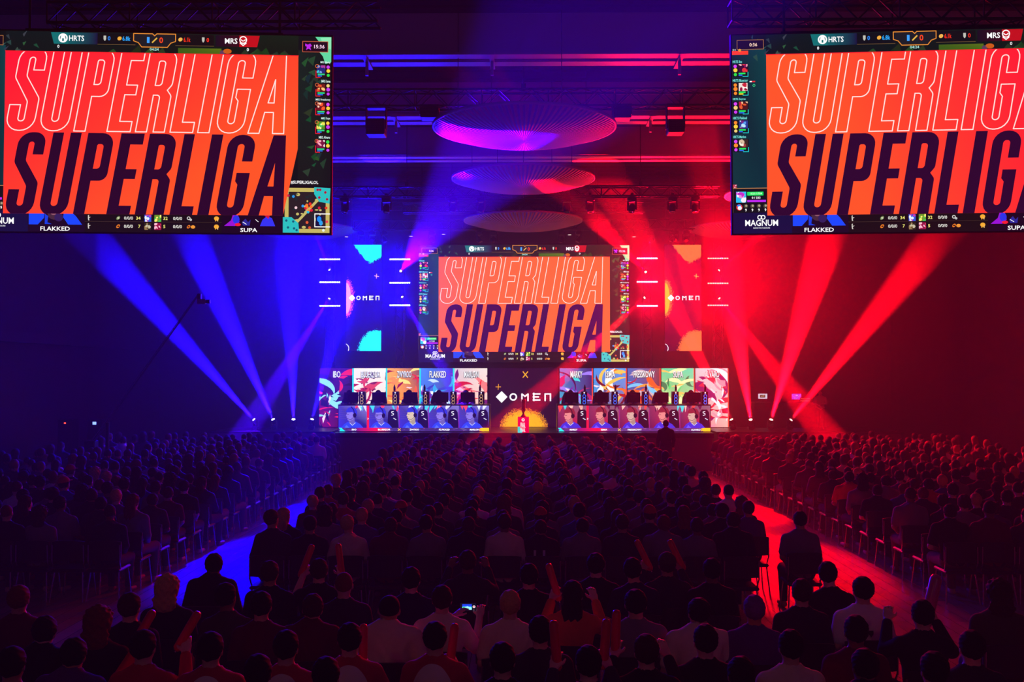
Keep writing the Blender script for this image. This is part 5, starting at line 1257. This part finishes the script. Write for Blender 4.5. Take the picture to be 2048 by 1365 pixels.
for blk,r,k,x,y in seats:
    v=rp.random()
    p_empty=.04 if blk=='centre' else (.10+.25*(k>10)+.25*(r==0))
    if v<p_empty and not (blk=='centre' and r==0): continue
    inview = abs(x)/y < 1.07*1024/F+.02
    if not inview: continue
    if math.hypot(x-b0.x,y-27)<1.1: continue
    occ.append((blk,r,k,x+rp.uniform(-.05,.05),y+rp.uniform(-.07,.07)))
occ.sort(key=lambda q:q[4])
NI=300-len(NEAR)-12-4
indiv,rest=occ[:NI],occ[NI:]
POS=['lap','lap','slouch','lean','lap','slouch']
seen={}
words={'short':'short-haired','long':'long-haired','curly':'curly-haired','bun':'bun-haired','buzz':'close-cropped','cap':'capped'}
for blk,r,k,x,y in indiv:
    hair=rp.choice(['short']*7+['long','long','curly','bun','buzz']); hc=rp.choice(['black']*5+['brown']*4+['blond','auburn']); tp=top_choice(); tp='charcoal' if blk!='centre' and tp in('white','cream') and rp.random()<.7 else tp; cap=rp.choice(['black','red','navy']) if rp.random()<.08 and hair=='short' else None
    if blk=='centre' and r==0: tp=rear_tops.get(k,'charcoal'); hair='short' if k<13 else 'long'
    seat=ORD[k] if k else 'first'
    lab='%s %s%s person in %s, %s seat from aisle, %s row of %s block'%('capped' if cap else words[hair],hc,'-haired' if False else '',tp,(seat),ORD[r]+('' if r==0 else ' from back'),blk) 
    if blk=='centre': lab='%s %s-toned person in %s, %s seat from blue aisle, %s row of centre block'%('capped' if cap else words[hair],hc,tp,seat,('rear' if r==0 else ORD[r]+'-last'))
    else: lab='%s person in %s top, seat %s from the aisle, %s row of %s block'%('capped' if cap else words[hair],tp,seat,('rear' if r==0 else ORD[r]+'-last'),blk)
    lab=lab.replace(' %s-toned'%hc,'')
    o=person((x,y,0),rp.uniform(-.18,.18)+(.10 if blk=='blue side' and False else 0),rp.choice(POS),hair,hc,tp,rp.choice((0,0,1,2)),rp.random()<.5,lab,'spectators seated in the %s block'%blk,rp.uniform(.95,1.04),rp.randrange(3),cap=cap,hood=rp.random()<.15)
    if blk=='centre' and r==0 and tp=='black' and 7<=k<=9: back_text(o,'11',.86,.10,.16,mat='print_white')
# chairs that show: rear rows, aisle ends
for blk,r,k,x,y in seats:
    end = k==0 or (blk=='centre' and k==(12 if r<2 else 13))
    if (r==0 and abs(x)/y<.53) or (end and abs(x)/y<.53):
        side='' if blk!='centre' else (' blue' if k<7 else ' red')
        if end: lb='black chair at the%s aisle end of the %s row, %s block'%(side,'rear' if r==0 else ORD[r]+'-last',blk)
        else: lb='black chair, %s from the aisle in the rear row of %s block'%(ORD[k],blk)
        chair(x,y,0,lb)
# the rest of the audience, too many to tell apart
def crowd_proto(pose,hair,long_):
    p=POSES[pose]; bf=body_fn(p); sf=shirt_fn(p,long_); tf=trouser_fn(p); hf=hair_fn(hair); R=rotm(*p['hr']); c=A3(p['head'])
    H=lambda P:hf((P-c)@R)
    def body_lo(P):
        d=torso_fn(p,P,0,2); d=su(d,capsule(P,(0,p['lean'],1.07),c+A3((0,-.015,-.06)),.056,.053),.03); d=su(d,ellip(P,c,(.082,.1,.115)),.02); d=leg_fn(p,P,d)
        for q in 'LR': d=su(d,ellip(P,A3(p[q][1])+A3((0,.06,0)),(.045,.07,.03)),.02)
        return d
    fn=lambda P: np.minimum(np.minimum(body_lo(P),sf(P)),np.minimum(tf(P),H(P)))
    lo,hi=bounds(p); P,Q=nets(fn,(lo[0],lo[1],-.03),hi,.031)
    st=np.stack([body_lo(P)+.004,H(P),sf(P),tf(P)],1); return P,Q,st.argmin(1)
protos=[crowd_proto('lap','short',False),crowd_proto('slouch','short',True),crowd_proto('lean','long',True),crowd_proto('lap','curly',True),crowd_proto('slouch','buzz',False)]
VV=[];QQ=[];CC=[];n0=0
skc=[lin(c) for c in ((214,170,146),(186,136,106),(120,82,60))]; hrc=[lin(c) for c in ((20,17,16),(58,38,26),(20,17,16),(58,38,26),(150,118,70),(100,50,30))]; trc=[lin(c) for c in ((30,36,56),(18,18,20),(96,84,62))]
for blk,r,k,x,y in rest:
    P,Q,cl=protos[rp.choice((0,0,1,1,2,3,4))]; a=rp.uniform(-.2,.2); s=rp.uniform(.95,1.05); ca,sa=math.cos(a),math.sin(a)
    V=np.stack([(P[:,0]*ca-P[:,1]*sa)*s+x,(P[:,0]*sa+P[:,1]*ca)*s+y,P[:,2]*s],1)
    pal=np.array([rp.choice(skc),rp.choice(hrc),lin(SHIRT[top_choice()]),rp.choice(trc)]); VV.append(V); QQ.append(Q+n0); CC.append(pal[cl]); n0+=len(P)
cm=bpy.data.materials.new('crowd_clothes'); cm.use_nodes=True; at_=cm.node_tree.nodes.new('ShaderNodeAttribute'); at_.attribute_name='col'
cm.node_tree.links.new(at_.outputs['Color'],cm.node_tree.nodes['Principled BSDF'].inputs['Base Color']); cm.node_tree.nodes['Principled BSDF'].inputs['Roughness'].default_value=.75
V=np.concatenate(VV); me=to_mesh('crowd',V,np.concatenate(QQ),[cm]); C=np.concatenate(CC)
if len(me.vertices)==len(C):
    a=me.color_attributes.new('col','FLOAT_COLOR','POINT'); a.data.foreach_set('color',np.concatenate([C,np.ones((len(C),1))],1).astype(np.float32).ravel())
o=bpy.data.objects.new('crowd',me); COL.objects.link(o); tag(o,'mass of seated spectators filling the rows towards the stage','crowd',kind='stuff')
# people outside the rows
x,y=spot(1596,1040)
person((x,y,0),0,'lap','short','black','grey',1,False,'person in grey seated alone in the red aisle','people outside the seat rows'); chair(x,y,0,'black chair standing alone in the red aisle')
P=at(1332,900,31.2)
person((P.x,31.2,0),.1,'stand','short','black','black',1,True,'dark figure standing before the stage in front of the player cameras','people outside the seat rows',1.0,1)
P=at(1638,850,42.0)
person((P.x,41.8,BT),math.pi*.9,'stand_fold','short','brown','cream',0,False,'person in pale shirt standing at the backstage desk','people outside the seat rows',.97,1)
for i,px in enumerate(PLX):
    x=px_x(px,PY); lf=i<5
    hair=['short','short','curly','short','short','short','short','short','buzz','short'][i]
    o=person((x,PY-.04,STG),math.pi+rp.uniform(-.1,.1),'play',hair,rp.choice(['black','brown']),'navy' if lf else 'blue',0,True,'%s player from the middle at the %s team desk, wearing a headset'%((ordn[4-i] if lf else ordn[i-5]),'left' if lf else 'right'),'players at the team desks',1.0,1,cap='navy' if i in (0,4) else None)
    m=MB(); n=14
    pts=[(.098*math.cos(t),-.005,.02+.125*math.sin(t)) for t in [math.pi*k/n for k in range(n+1)]]
    m.path(pts,.010,6)
    for q in (-1,1): m.tube((q*.080,-.005,.0),(q*.108,-.005,.0),.036,.032,14)
    m.tube((.09,.01,-.02),(.05,.12,-.06),.005,n=6)
    h=m.build('headset',MATS['black_metal']); h.parent=o; p=POSES['play']; h.location=p['head']; h.rotation_euler=p['hr']
    for q in (-1,1):
        m=MB(); m.lathe([(0,-.012),(.010,-.006),(.012,0),(.010,.006),(0,.012)],10); ey=m.build('eye',M('eye_white',(230,228,224),.2)); ey.parent=o
        R=Matrix(rotm(*p['hr']).tolist()); ey.location=Vector(p['head'])+R@Vector((q*.031,.085,.016))
# keep the source chair only if it was placed
